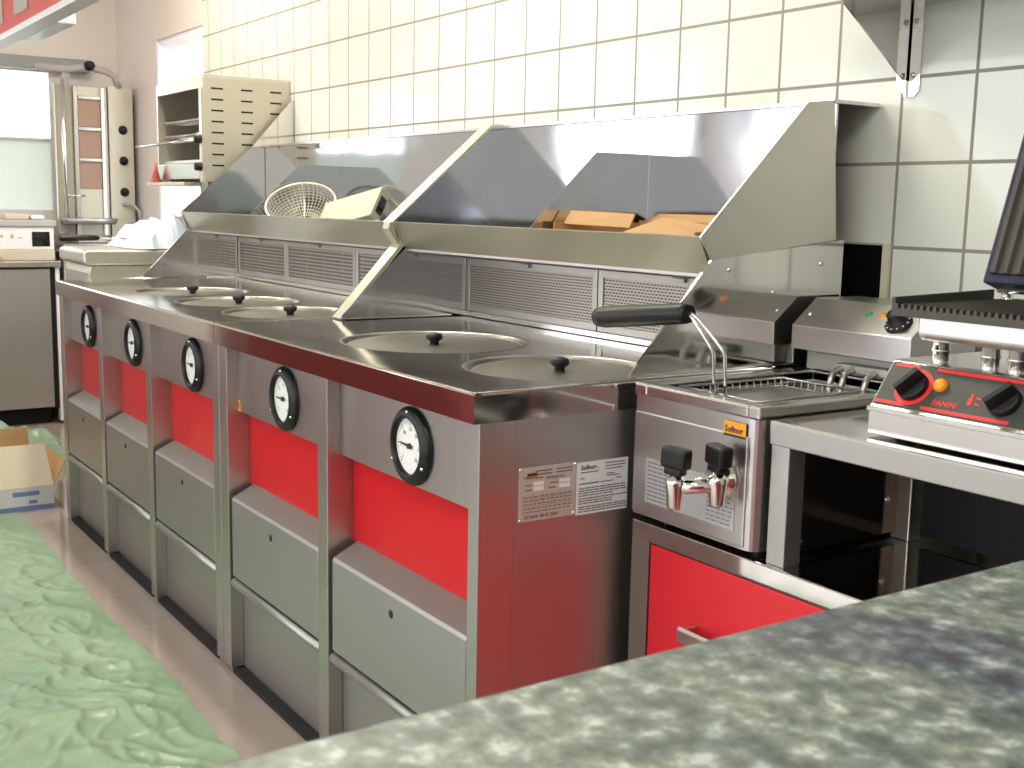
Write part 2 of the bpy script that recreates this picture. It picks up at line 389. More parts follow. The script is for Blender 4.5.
# ------------------------------------------------------------------ the two fryer ranges
ZT = .922                                                # worktop
YS, YG, YR = -.965, -.935, -.905                         # stile face, gauge panel, red panel
def well_top(mb, x0, x1, y0, y1, wells, z, seg=64):
    """flat top with round openings: every well sits in a square cell"""
    xs = [x0]
    for cx, cy, r in wells: xs += [cx - r - .012, cx + r + .012]
    xs.append(x1)
    for i in range(0, len(xs), 2):
        if xs[i + 1] - xs[i] > 1e-5: mb.face([(xs[i], y0, z), (xs[i + 1], y0, z), (xs[i + 1], y1, z), (xs[i], y1, z)])
    for cx, cy, r in wells:
        R = r + .012
        mb.face([(cx - R, y0, z), (cx + R, y0, z), (cx + R, cy - R, z), (cx - R, cy - R, z)])
        mb.face([(cx - R, cy + R, z), (cx + R, cy + R, z), (cx + R, y1, z), (cx - R, y1, z)])
        def sq(t):
            c, s_ = math.cos(t), math.sin(t); k = R / max(abs(c), abs(s_)); return (cx + c * k, cy + s_ * k, z)
        ts = [2 * PI * k / seg for k in range(seg)]
        A = [mb.bm.verts.new((cx + r * math.cos(t), cy + r * math.sin(t), z)) for t in ts]; B = [mb.bm.verts.new(sq(t)) for t in ts]
        for k in range(seg): mb.bm.faces.new([A[k], B[k], B[(k + 1) % seg], A[(k + 1) % seg]])

def thermometer(parent, cx, cz, needle_deg):
    c = Vector((cx, YG, cz)); ax = (0, -1, 0)
    bz = MB().lathe([(.062, 0), (.0765, 0), (.0765, .006), (.072, .012), (.060, .018), (.056, .018), (.0545, .010), (.0545, 0)], c, ax, 56).build('thermometer', 'black', parent)
    MB().lathe([(0, .0065), (.0545, .0065), (.0545, .002)], c, ax, 48, smooth=False).build('dial', 'dial', bz)
    X, Y, oo = (1, 0, 0), (0, 0, 1), c + Vector((0, -.0065, 0))
    mk = MB()
    for k in range(31):
        a = math.radians(225 - 270 * k / 30); r0 = .044 if k % 5 else .041
        d = Vector((math.cos(a), 0, math.sin(a))); t = Vector((-math.sin(a), 0, math.cos(a))) * (.0005 if k % 5 else .0009)
        p0, p1 = oo + d * r0 + Vector((0, -.0005, 0)), oo + d * .049 + Vector((0, -.0005, 0))
        mk.face([p0 - t, p0 + t, p1 + t, p1 - t])
    for k in range(7):
        a = math.radians(225 - 270 * k / 6); p = oo + Vector((math.cos(a) * .033, 0, math.sin(a) * .033)) + Vector((-.006, 0, -.004))
        mk.text(str(k * 50), .0105, p, X, Y, .0006, .8)
    mk.build('scale_print', 'greyink', bz)
    a = math.radians(needle_deg); d = Vector((math.cos(a), 0, math.sin(a))); t = Vector((-math.sin(a), 0, math.cos(a))); q = oo + Vector((0, -.003, 0))
    nd = MB(); nd.plate([q - d * .012 - t * .0035, q - d * .012 + t * .0035, q + d * .036 + t * .0007, q + d * .036 - t * .0007], .0012)
    nd.cyl(oo + Vector((0, -.0005, 0)), ax, .0055, .005, 16); nd.build('needle', 'ink', bz)
    for k in (90, 210, 330):
        b = math.radians(k); MB().lathe([(0, .0035), (.003, .0025), (.0042, 0)], c + Vector((math.cos(b) * .0665, -.0135, math.sin(b) * .0665)), ax, 12).build('screw', 'chrome', bz)

def module(root, x0, x1, gx, first=False):
    """one bay between the stiles x0 and x1"""
    MB().box(x0 + .001, x1 - .001, YG, YG + .012, .700, .869).build('gauge_panel', 'brushed', root)
    MB().box(x0 + .001, x1 - .001, YR, YR + .010, .505, .702).build('red_panel', 'redpanel', root)
    d = MB()
    d.prism([(YS, .272), (YS, .474), (YS + .004, .481), (YR + .006, .512), (YR + .006, .272)], 'x', x0 + .022, x1 - .002)
    d.build('flap_door', 'doorsteel', root, bev=.002)
    MB().lathe([(0, .0006), (.0085, .0006), (.0085, 0)], ((x0 + x1) / 2 + (0.005), YS, .437), (0, -1, 0), 20).build('lock_hole', 'blackmatte', root)
    l = MB(); l.box(x0 + .002, x1 - .002, -.930, -.920, .012, .255)
    l.tube([(x0 + .006, YS + .012, .248), (x1 - .002, YS + .012, .248)], .0125, 14)
    l.box(x0 + .006, x1 - .002, YS + .012, -.920, .248, .258)
    l.build('lower_panel', 'doorsteel', root)
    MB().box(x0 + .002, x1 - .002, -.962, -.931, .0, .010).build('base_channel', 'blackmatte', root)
    thermometer(root, gx, .777, random.choice((176, 180, 184)))

def fryer_range(x0, x1, stiles, gauges, wells, label, side_r=False, toe_left=True):
    root = thing('fryer_range', ((x0 + x1) / 2, -.5, 0), label, 'deep fryer', 'fryer ranges along the tiled wall')
    c = MB(); c.box(x0 + .012, x1 - .012, YR + .012, -.06, .075, .800); c.build('carcass', 'matte', root)
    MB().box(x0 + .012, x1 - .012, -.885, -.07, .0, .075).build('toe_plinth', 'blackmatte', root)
    for k, (a, b) in enumerate(stiles):
        s = MB(); s.prism([(YS, .012), (YS, .869), (YR + .012, .869), (YR + .012, .012)], 'x', a, b)
        s.build('stile', 'brushed_v', root, bev=.0015)
        MB().lathe([(0, 0), (.017, 0), (.017, .012), (0, .012)], ((a + b) / 2, YR - .02, 0), (0, 0, 1), 16).build('foot', 'black', root)
    for (a, b), (c2, d2), g in zip(stiles, stiles[1:], gauges): module(root, b, c2, g)
    MB().box(x1 - .012, x1, YR + .012, -.06, .012, .869).build('side_panel', 'endpanel', root)
    MB().box(x0, x0 + .012, YR + .012, -.06, .012, .869).build('side_panel', 'endpanel', root)
    t = MB(); y0 = -.977
    well_top(t, x0 - .0, x1, y0 + .006, -.02, wells, ZT)
    # raised front edge and polished skirt on the visible sides
    rd = [(y0 + .006 - .006 * math.cos(a), ZT - .0055 + .006 * math.sin(a)) for a in [PI / 2 * k / 6 for k in range(7)]]
    t.prism([(y0, .869)] + rd + [(y0 + .016, ZT - .003), (y0 + .016, .869)], 'x', x0, x1)
    t.box(x0 - .0008, x0 + .004, y0 + .001, -.02, .869, ZT - .0004)
    rd = [(x1 - .0058 + .006 * math.cos(a), ZT - .0055 + .006 * math.sin(a)) for a in [PI / 2 * k / 6 for k in range(7)]]
    t.prism([(x1 + .0002, .869)] + rd + [(x1 - .012, ZT - .003), (x1 - .012, .869)], 'y', y0 + .0012, -.02)
    t.box(x0, x1, -.03, -.02, .869, ZT)
    t.build('worktop', 'polish', root)
    for cx, cy, r in wells:
        MB().lathe([(r + .005, .0003), (r, .0012), (r - .003, -.003), (r - .005, -.010), (r - .009, -.012), (.0, -.012)], (cx, cy, ZT), (0, 0, 1), 64).build('well', 'lidsteel', root)
    return root
def mkstile(*q): return q
RW = [(-.908, -.660, .212), (-.424, -.655, .187)]
LW = [(-2.53, -.68, .188), (-2.095, -.68, .188), (-1.692, -.68, .186)]
rr = fryer_range(-1.487, -.223, [(-1.487, -1.432), (-.880, -.830), (-.257, -.223)], [-1.121, -.508], RW,
                 'stainless two-bay fryer range with bare side panel carrying two nameplates')
rl = fryer_range(-3.215, -1.490, [(-3.215, -3.165), (-2.675, -2.628), (-2.130, -2.080), (-1.540, -1.490)], [-2.890, -2.342, -1.767], LW,
                 'stainless three-bay fryer range at the far end, holding three thermometers')
MB().box(-1.4365, -1.4145, YG - .0012, YG, .700, .728).build('sticker', 'orange', rr)
MB().rects([(.003, .010, .015, .003), (.003, .016, .012, .004)], (-1.4365, YG - .0012, .700), (1, 0, 0), (0, 0, 1)).build('sticker_print', 'ink', rr)

# nameplates on the side panel
XP = -.223
np1 = MB().box(XP, XP + .0012, -.883, -.7605, .686, .783).build('nameplate', 'plate', rr)
X, Y = (0, 1, 0), (0, 0, 1); oo = (XP + .0012, -.883, .686)
p = MB()
p.text('FRITEUSE GAZ', .0062, (oo[0], oo[1] + .058, oo[2] + .073), X, Y, bold=.0002)
p.text('CE 0049  08 47 2344', .0082, (oo[0], oo[1] + .010, oo[2] + .005), X, Y, squeeze=1.05, bold=.0003)
bars = [(.034 + .045 * i, .088 - .006 * j, .036, .0022) for i in range(2) for j in range(2)]
bars += [(.036, .076, .014, .0018)]
for j, y in enumerate((.016, .022, .030, .036, .043)):
    x = .008
    while x < .112:
        wd = random.uniform(.004, .011); bars.append((x, y, wd, .0017)); x += wd + random.uniform(.002, .004)
bars += [(.012, .0555, .016, .002), (.012, .064, .014, .002), (.062, .0555, .016, .002), (.066, .064, .018, .002)]
bars += [(.006, .0405 - .0002, .110, .0006), (.006, .0270, .110, .0006)] + [(.03 + .02 * k, .028, .0005, .022) for k in range(4)]
p.rects(bars, oo, X, Y).build('nameplate_print', 'greyink', np1)
for fd in ((.034 - .004, .054, .022, .008), (.030, .0635, .022, .007), (.086, .054, .024, .0075), (.086, .0635, .024, .007)): MB().rects([fd], oo, X, Y, .0004).build('nameplate_field', 'paper', np1)
g = MB(); g.rects([(.006, .077, .022, .011)], oo, X, (0, .12, 1)); g.build('nameplate_emblem', 'gold', np1)
g = MB(); g.rects([(.007, .0825, .02, .004)], oo, X, (0, .12, 1), .001); g.text('Sofinor', .006, (oo[0], oo[1] + .008, oo[2] + .0775), X, (0, .12, 1), .001, .8); g.build('nameplate_emblem_print', 'ink', np1)
for y, z in ((.003, .003), (.1195, .003), (.003, .094), (.1195, .094)): MB().lathe([(0, .0018), (.0025, .001), (.003, 0)], (XP + .0012, oo[1] + y, oo[2] + z), (1, 0, 0), 10).build('rivet', 'chrome', np1)
np2 = tag(MB().box(XP, XP + .0008, -.758, -.640, .683, .780).build('label', 'paper', rr), 'white printed paper label')
oo = (XP + .0008, -.758, .683)
p = MB(); p.text('Sofinor', .012, (oo[0], oo[1] + .009, oo[2] + .083), X, Y, bold=.0003); p.text('sa', .006, (oo[0], oo[1] + .044, oo[2] + .083), X, Y)
p.build('label_heading', 'ink', np2)
bars = [(.064, .090 - .0055 * j, .046 - .006 * (j == 2), .0018) for j in range(3)] + [(.009, .077, .04, .0018)]
bars += [(.008, .066, .010, .0018), (.068, .070, .018, .0018), (.068, .066, .03, .0018), (.09, .060, .014, .0018), (.006, .056, .045, .0022), (.055, .056, .03, .0016)]
for j, y in enumerate((.0475, .043, .0385, .034, .0285, .024, .0195, .013, .009, .0045)):
    x = .005; end = .112 - random.choice((0, .0, .03))
    while x < end:
        wd = random.uniform(.006, .016); bars.append((x, y, min(wd, end - x + .004), .0021)); x += wd + .0016
p = MB(); p.rects(bars, oo, X, Y).build('label_print', 'greyink', np2)

# lids lying in the wells
def lid(cx, cy, r_, label):
    r = thing('well_lid', (cx, cy, ZT - .012), label, 'lid', 'round lids lying in the fryer wells')
    MB().lathe([(r_ - .014, 0), (r_ - .012, .003), (r_ - .015, .0055), (r_ - .023, .0035), (r_ - .05, .003), (.06, .0045), (0, .005)], (cx, cy, ZT - .0119), (0, 0, 1), 64).build('lid_plate', 'lidsteel', r)
    k = MB().lathe([(.0105, .0), (.0105, .008), (.018, .013), (.020, .019), (.017, .025), (.008, .028), (0, .0285)], (cx, cy, ZT - .0075), (0, 0, 1), 24)
    k.build('knob', 'black', r)
    return r
for (cx, cy, wr), lb in zip(RW + LW, [
        'round steel lid in the two-bay range, next to the sloping hood partition',
        'round steel lid in the two-bay range, nearest the tap fryer',
        'round steel lid at the far end of the three-bay range',
        'middle one of the three round lids on the three-bay range',
        'round lid in the three-bay range, half hidden behind the hood partition']):
    lid(cx, cy, wr, lb)

# ------------------------------------------------------------------ hoods
LIPT, LIPB = (-.485, 1.183), (-.450, 1.112)
TOPF, TOPB = (-.215, 1.447), (-.140, 1.455)
def hood(x0, x1, label, right_end, left_end, filters, divx, mesh):
    r = thing('extractor_hood', ((x0 + x1) / 2, -.3, ZT), label, 'extractor hood', 'extractor hoods over the fryer ranges')
    t = .004
    upper = [(-.456, 1.139), LIPT, TOPF, TOPB, (-.112, 1.178)]
    lower = [(-.640, ZT + .004), (-.640, ZT + .012), (-.452, 1.140), (-.085, 1.178), (-.085, ZT + .004)]
    whole = [(-.640, ZT + .004), (-.640, ZT + .012), LIPB, LIPT, (-.172, 1.452), (-.12, 1.456), (-.112, 1.178), (-.085, 1.17), (-.085, ZT + .004)]
    if right_end:
        MB().prism(upper, 'x', x1 - t, x1).build('upper_side_panel', 'matte', r)
        MB().prism(lower, 'x', x1 - t - .003, x1 - .003).build('lower_side_panel', 'mirror', r)
        for y, z in ((-.405, 1.121), (-.15, 1.13), (-.283, 1.075)): MB().lathe([(0, .004), (.004, .003), (.0055, 0)], (x1 - .003, y, z), (1, 0, 0), 14).build('screw', 'chrome', r)
    else:
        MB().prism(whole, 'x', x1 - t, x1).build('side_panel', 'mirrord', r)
    if left_end:                                          # tall end sheet reaching back to the tiles
        MB().prism([(-.640, ZT + .004), (-.640, ZT + .012), (-.463, 1.112), LIPT, (-.186, 1.449), (-.012, 1.644), (-.002, 1.644), (-.002, ZT + .004)], 'x', x0 - t, x0).build('end_sheet', 'mirror', r)
    else:
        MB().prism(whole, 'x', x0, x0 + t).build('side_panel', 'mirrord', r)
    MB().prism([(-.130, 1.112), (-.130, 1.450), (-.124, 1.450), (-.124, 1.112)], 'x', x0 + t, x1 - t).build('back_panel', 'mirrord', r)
    MB().prism([LIPB, LIPT, (LIPT[0] + .012, LIPT[1] + .002), (LIPT[0] + .013, LIPT[1] - .003), (LIPT[0] + .004, LIPT[1] - .004), (LIPB[0] + .004, LIPB[1])], 'x', x0 + t, x1 - t).build('front_lip', 'lip', r)
    MB().prism([(-.448, 1.106), (-.448, 1.112), (-.124, 1.112), (-.124, 1.106)], 'x', x0 + t, x1 - t).build('tray', 'brushed', r)
    MB().prism([(-.142, 1.450), (-.142, 1.457), (-.003, 1.457), (-.003, 1.450)], 'x', x0 + t, x1 + (.0 if right_end else 0)).build('top_plate', 'bright', r)
    MB().box(x0 + t, x1 - t, -.266, -.240, ZT + .002, ZT + .014).build('filter_rail', 'bright', r)
    MB().box(x0 + t, x1 - t, -.228, -.222, ZT + .014, 1.106).build('filter_backing', 'dull', r)
    for a, b in filters:
        z0, z1, y0, y1 = ZT + .014, 1.086, -.254, -.236; fw = .019
        f = MB(); f.box(a, a + fw, y0, y1, z0, z1).box(b - fw, b, y0, y1, z0, z1).box(a + fw, b - fw, y0, y1, z0, z0 + fw).box(a + fw, b - fw, y0, y1, z1 - fw, z1)
        fo = f.build('grease_filter', 'framesteel', r, bev=.0015)
        MB().box(a + fw, b - fw, y0 + .004, y0 + .009, z0 + fw, z1 - fw).build('filter_mesh', mesh, fo)
        lt = MB(); cx = (a + b) / 2; lt.box(cx - .02, cx + .02, y0 - .010, y0, z1 - .012, z1 - .002, .002); lt.build('latch', 'dull', fo)
    MB().box(x0 + t, x1 - t, -.251, -.228, 1.088, 1.106).build('filter_head', 'dull', r)
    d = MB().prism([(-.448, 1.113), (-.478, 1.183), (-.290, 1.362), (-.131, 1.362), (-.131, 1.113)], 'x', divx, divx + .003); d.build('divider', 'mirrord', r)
    return r
M['mesh'] = perforated('woven_filter_mesh', (.0125, .0072, .0021), (.13, .115, .10), 0)
M['mesh2'] = perforated('louvred_filter_mesh', (.30, .0125, .0030), (.20, .18, .16), 0)
hr = hood(-1.440, -.221, 'stainless hood over the two-bay range, cardboard lying in its tray', True, False, [(-1.434, -.828), (-.824, -.232)], -.800, 'mesh')
hl = hood(-3.232, -1.490, 'stainless hood over the three-bay range, wire basket lying in its tray', False, True, [(-3.226, -2.731), (-2.727, -2.146), (-2.142, -1.498)], -2.52, 'mesh2')
# capping strip that joins the two hoods along the sloping edges
cap = MB()
prof = [(-.645, ZT + .004), (-.452, 1.135), (-.490, 1.184), (-.172, 1.460), (-.14, 1.4625)]
inner = [(-.12, 1.4585), (-.163, 1.452), (-.470, 1.184), (-.436, 1.138), (-.625, ZT + .004)]
cap.prism(prof + inner, 'x', -1.4895, -1.438); 
cap.build('edge_cap', 'cap', hr)
MB().prism([(-.497, 1.165), (-.492, 1.183), (-.486, 1.183), (-.46, 1.125), (-.466, 1.120)], 'x', -1.482, -1.446).build('joint_clip', 'cap', hr)

# things lying in the hood trays
def wire_bowl(c, axis, R, depth, label):
    ax = Vector(axis).normalized(); c = Vector(c)
    u = ax.orthogonal().normalized(); w_ = ax.cross(u)
    r = thing('wire_basket', c - Vector((0, 0, R * .7)), label, 'wire basket')
    def P(t, k):                                          # k: 0 rim .. 1 bottom
        a = k * PI / 2; rad = R * math.cos(a) ** .7 if k < 1 else 0
        return c + ax * (-depth * math.sin(a)) + rad * (math.cos(t) * u + math.sin(t) * w_)
    MB().loop([P(2 * PI * k / 40, 0) for k in range(40)], .0042, 8).build('rim', 'wire', r)
    m_ = MB()
    for k in range(44):
        t = 2 * PI * k / 44; m_.tube([P(t, q) for q in (0, .15, .3, .45, .6, .75, .88)], .0013, 4, False)
    for q in [.08 * i for i in range(1, 12)]: m_.loop([P(2 * PI * k / 36, q) for k in range(36)], .0013, 4)
    m_.build('wire_mesh', 'wire', r)
    for t in (.3, 1.9, 3.5, 5.1):
        MB().tube([P(t, q) for q in (0, .2, .4, .6, .8, .95)], .0028, 6).build('stay', 'wire', r)
    return r
wire_bowl((-2.378, -.346, 1.226), (.47, -.36, .80), .120, .080, 'round wire frying basket lying tilted in the far hood tray')
b = thing('metal_box', (-2.02, -.34, 1.113), 'pale olive metal box lying tilted beside the wire basket', 'box')
m4 = Matrix.Translation((-2.03, -.315, 1.202)) @ Matrix.Rotation(math.radians(22), 4, 'Z') @ Matrix.Rotation(math.radians(-13), 4, 'Y') @ Matrix.Rotation(math.radians(48), 4, 'X')
q = MB().box(-.135, .115, -.062, .062, -.022, .022, .003); bmesh.ops.transform(q.bm, matrix=m4, verts=q.bm.verts[:]); q.build('casing', 'olive', b)
q = MB().box(.1155, .119, -.035, .03, -.014, .012, .001).box(.119, .130, -.02, .0, -.008, .004, .001); bmesh.ops.transform(q.bm, matrix=m4, verts=q.bm.verts[:]); q.build('terminal', 'black', b)
q = MB().box(.0, .13, -.078, -.0625, -.020, -.004, .003); bmesh.ops.transform(q.bm, matrix=m4, verts=q.bm.verts[:]); q.build('foot_rail', 'white', b)

cb = thing('cardboard_box', (-.64, -.3, 1.112), 'open brown cardboard box lying in the near hood tray', 'cardboard box')
q = MB(); q.box(-.775, -.30, -.430, -.426, 1.113, 1.178).box(-.775, -.30, -.175, -.171, 1.113, 1.205).box(-.775, -.771, -.426, -.175, 1.113, 1.2).box(-.304, -.30, -.426, -.175, 1.113, 1.19).box(-.771, -.304, -.426, -.175, 1.113, 1.117)
q.build('box_body', 'card', cb)
MB().plate([(-.55, -.430, 1.176), (-.265, -.430, 1.174), (-.300, -.330, 1.196), (-.52, -.320, 1.216)], .004).build('box_flap', 'card', cb)
MB().plate([(-.772, -.400, 1.196), (-.56, -.380, 1.192), (-.56, -.365, 1.222), (-.772, -.380, 1.226)], .004).build('box_flap', 'card', cb)
MB().plate([(-.75, -.172, 1.203), (-.31, -.172, 1.203), (-.33, -.152, 1.222), (-.73, -.152, 1.222)], .004).build('box_flap', 'card', cb)

# ------------------------------------------------------------------ fryer with the drain taps, on the red cabinet
BZ = .672
cab = thing('base_cabinet', (.55, -.35, 0), 'low stainless base cabinet with red door under the tap fryer', 'cabinet')
YB = -.650; CX0, CX1 = -.193, 1.30
c = MB(); c.box(CX0, CX1, YB + .012, -.03, .08, BZ - .03); c.build('carcass', 'brushed', cab)
MB().box(CX0, CX1, YB, -.03, BZ - .034, BZ, .003).build('cabinet_top', 'mirror', cab)
MB().box(CX0, CX0 + .048, YB + .002, YB + .03, .04, BZ - .034).build('stile', 'brushed_v', cab)
MB().box(.54, .575, YB + .002, YB + .03, .04, BZ - .034).build('stile', 'brushed_v', cab)
MB().box(CX1 - .034, CX1, YB + .002, YB + .03, .04, BZ - .034).build('stile', 'brushed_v', cab)
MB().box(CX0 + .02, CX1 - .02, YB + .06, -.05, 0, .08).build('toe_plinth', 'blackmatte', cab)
def door_with_handle(a, b):
    d = MB().box(a, b, YB + .004, YB + .016, .10, BZ - .038, .002).build('door', 'reddoor', cab)
    h = MB(); hx0, hx1, hz = a + .120, a + .262, .512
    h.prism([(YB - .030, hz + .012), (YB - .034, hz + .006), (YB - .034, hz - .014), (YB - .026, hz - .02), (YB - .022, hz - .014), (YB - .024, hz + .006)], 'x', hx0, hx1)
    h.box(hx0, hx0 + .012, YB - .03, YB + .005, hz - .012, hz + .01, .002).box(hx1 - .012, hx1, YB - .03, YB + .005, hz - .012, hz + .01, .002)
    h.build('handle', 'chrome', d, bev=.001)
door_with_handle(CX0 + .050, .538); door_with_handle(.577, CX1 - .036)

F = thing('tap_fryer', (-.035, -.35, BZ), 'stainless counter fryer with two black drain taps on its front', 'fryer')
fx0, fx1, fyf, fyb = -.195, .112, -.650, -.045
def rounded_front(x0, x1, yf, yb, r=.022):
    pr = [(x0, yb), (x0, yf + .004), (x0 + .004, yf)]
    for k in range(7):
        a = -PI / 2 + PI / 2 * k / 6; pr.append((x1 - r + r * math.cos(a), yf + r + r * math.sin(a)))
    pr.append((x1, yb)); return pr
q = MB().prism(rounded_front(fx0, fx1, fyf, fyb), 'z', BZ + .012, .903); q.build('body', 'side', F)
for x, y in ((-.15, -.6), (.08, -.6), (-.15, -.1), (.08, -.1)): MB().cyl((x, y, BZ), (0, 0, 1), .014, .0125, 14).build('foot', 'black', F)
# rim with the basin opening
bx0, bx1, by0, by1 = -.162, .088, -.622, -.225
q = MB()
q.box(fx0 - .002, bx0, fyf - .002, fyb, .902, .924, .004).box(bx1, fx1 + .002, fyf - .002, fyb, .902, .924, .004).box(bx0, bx1, fyf - .002, by0, .902, .924, .004).box(bx0, bx1, by1, fyb, .902, .924, .004)
q.build('rim', 'bright', F)
q = MB(); zb = .80
for a, b_, c_, d in (((bx0, by0), (bx1, by0), 0, 0), ((bx1, by0), (bx1, by1), 0, 0), ((bx1, by1), (bx0, by1), 0, 0), ((bx0, by1), (bx0, by0), 0, 0)):
    q.face([(*a, .9235), (*a, zb), (*b_, zb), (*b_, .9235)])
q.face([(bx0, by0, zb), (bx0, by1, zb), (bx1, by1, zb), (bx1, by0, zb)]); q.build('basin', 'basin', F)
# control head
hx0, hx1 = -.200, .084
q = MB().prism([(-.250, .965), (-.250, 1.012), (-.185, 1.064), (-.060, 1.064), (-.060, .924), (-.190, .924), (-.190, .965)], 'x', hx0, hx1)
head = q.build('control_head', 'side', F, bev=.0015)
MB().box(hx0 + .02, hx1 - .02, -.225, -.1905, .926, .962, .002).build('heater_block', 'dull', head)
sn = Vector((0, -.052, .065)).normalized()                # normal of the sloping control face
def on_slope(x, k): return Vector((x, -.250 + .065 * k, 1.012 + .052 * k))
for x, m_ in ((-.045, 'lampgreen'), (-.012, 'lampamber')):
    MB().lathe([(0, .004), (.005, .0035), (.0065, .001), (.0075, 0)], on_slope(x, .62), sn, 18).build('indicator_lamp', m_, head)
kc = on_slope(.034, .42)
q = MB().lathe([(.026, 0), (.026, .004), (.022, .006), (.016, .008), (.0145, .026), (.012, .028), (0, .028)], kc, sn, 32); kn = q.build('control_knob', 'black', head)
tdir = Vector((1, 0, 0)); vdir = sn.cross(tdir)
q = MB()
for k in range(12):
    a = 2 * PI * k / 12; d = math.cos(a) * tdir + math.sin(a) * vdir; t_ = -math.sin(a) * tdir + math.cos(a) * vdir
    p0 = kc + sn * .0066
    q.face([p0 + d * .0185 - t_ * .0012, p0 + d * .0185 + t_ * .0012, p0 + d * .0245 + t_ * .0012, p0 + d * .0245 - t_ * .0012])
q.build('knob_print', 'paper', kn)
MB().lathe([(0, .003), (.004, .002), (.005, 0)], on_slope(hx0 + .02, .42), sn, 12).build('screw', 'chrome', head)
# heating element: bent tubes from the head down into the basin
for dx in (-.062, -.034, .018):
    MB().tube([(dx, -.20, .938), (dx, -.232, .943), (dx + .002, -.262, .943), (dx + .002, -.285, .934), (dx + .002, -.292, .915), (dx + .002, -.292, .83), (dx + .002, -.31, .822), (dx + .002, -.55, .822)], .0062, 10).build('heating_element', 'darkwire', F)
MB().box(-.075, .045, -.262, -.228, .935, .9505, .002).build('element_bracket', 'dull', F)
# drain taps
def tap(cx, cy, cz, tilt):
    c = Vector((cx, cy, cz))
    q = MB().lathe([(0, .0), (.0115, 0), (.0125, .004), (.0165, .038), (.0175, .046), (.015, .050), (.010, .053), (.008, .060), (0, .060)], c - Vector((0, 0, .076)), (0, 0, 1), 26)
    t = q.build('drain_tap', 'chrome', F)
    h = MB(); h.box(-.0245, .0245, -.013, .013, -.014, .021, .006, 3); h.box(-.017, .017, -.011, .011, -.025, -.012, .004)
    bmesh.ops.transform(h.bm, matrix=Matrix.Translation(c + Vector((0, 0, .005))) @ Matrix.Rotation(tilt, 4, 'Z') @ Matrix.Rotation(.06, 4, 'Y'), verts=h.bm.verts[:])
    tag(h.build('tap_handle', 'black', t), 'black plastic tap handle')
tap(.018, -.738, .825, .25); tap(.064, -.688, .833, -.15)
q = MB().tube([(.018, -.738, .785), (.040, -.714, .788), (.064, -.688, .792)], .0125, 18); q.build('tap_manifold', 'chrome', F)
q = MB().lathe([(0, .016), (.020, .015), (.031, .009), (.035, 0)], (.036, -.653, .792), (0, -1, 0), 32); q.tube([(.036, -.66, .790), (.038, -.712, .788)], .012, 16); q.build('tap_flange', 'chrome', F)
MB().box(fx0 + .003, fx1 - .020, fyf - .003, fyf + .003, BZ + .016, .873, .0025).build('front_panel', 'side', F)
fyf -= .003
# front labels
fp = tag(MB().box(-.155, .070, fyf - .0010, fyf, .712, .792).build('nameplate', 'plate2', F), 'pale printed plate behind the taps')
p = MB(); bars = []; bars2 = []
for j in range(10):
    x = .006; end = .075 if j > 1 else .06
    while x < end: wd = random.uniform(.006, .015); bars.append((x, .006 + .0074 * j, wd, .0022)); x += wd + .002
    x = .16
    while x < .215: wd = random.uniform(.004, .012); bars2.append((x, .006 + .0074 * j, wd, .0018)); x += wd + .003
for bb in (bars, bars2): MB().rects(bb, (-.155, fyf - .001, .712), (1, 0, 0), (0, 0, 1)).build('nameplate_print', 'greyink', fp)
st = tag(MB().box(.038, .088, fyf - .0012, fyf, .868, .893).build('sticker', 'orange', F), 'orange maker sticker')
p = MB(); p.text('Sofinor', .0145, (.0405, fyf - .0012, .8755), (1, 0, 0), (0, 0, 1), bold=.0004, squeeze=.98); p.rects([(.0, .0, .05, .004)], (.038, fyf - .0012, .868), (1, 0, 0), (0, 0, 1))
p.build('sticker_print', 'ink', st)

# basket hanging in the basin
B = thing('fryer_basket', (-.03, -.42, .82), 'square wire frying basket with long black handle in the tap fryer', 'frying basket')
q = MB(); gx0, gx1, gy0, gy1, gz0, gz1 = -.145, .045, -.590, -.330, .878, .918
q.loop([(gx0, gy0, gz1), (gx1, gy0, gz1), (gx1, gy1, gz1), (gx0, gy1, gz1)], .003, 6); q.build('basket_rim', 'darkwire', B)
q = MB(); n = 11
for k in range(n + 1):
    x = gx0 + (gx1 - gx0) * k / n; q.tube([(x, gy0, gz1), (x, gy0 + .006, gz0), (x, gy1 - .006, gz0), (x, gy1, gz1)], .0014, 4, False)
n = 14
for k in range(n + 1):
    y = gy0 + (gy1 - gy0) * k / n; q.tube([(gx0, y, gz1), (gx0 + .006, y, gz0), (gx1 - .006, y, gz0), (gx1, y, gz1)], .0014, 4, False)
for z in (.891, .904): q.loop([(gx0 + .002, gy0 + .002, z), (gx1 - .002, gy0 + .002, z), (gx1 - .002, gy1 - .002, z), (gx0 + .002, gy1 - .002, z)], .0010, 4)
q.build('wire_mesh', 'darkwire', B)
for d in (0, .028):
    MB().tube([(-.052 + d, gy0 - .002, .905), (-.052 + d, gy0 - .006, .940), (-.052 + d, gy0 - .010, .990), (-.056 + d, gy0 - .014, 1.000), (-.092 + d * .6, gy0 - .026, 1.048), (-.104 + d * .45, gy0 - .028, 1.055), (-.125 + d * .25, gy0 - .03, 1.055)], .0032, 8).build('handle_wire', 'chrome', B)
q = MB(); hp = [(-.096, gy0 - .030, 1.0545), (-.110, gy0 - .030, 1.054), (-.200, gy0 - .034, 1.0435), (-.318, gy0 - .038, 1.0300), (-.338, gy0 - .038, 1.0280), (-.342, gy0 - .038, 1.0276)]
q.tube(hp, [.016, .0185, .0195, .0205, .0185, .012], 16); q.build('handle_grip', 'black', B)

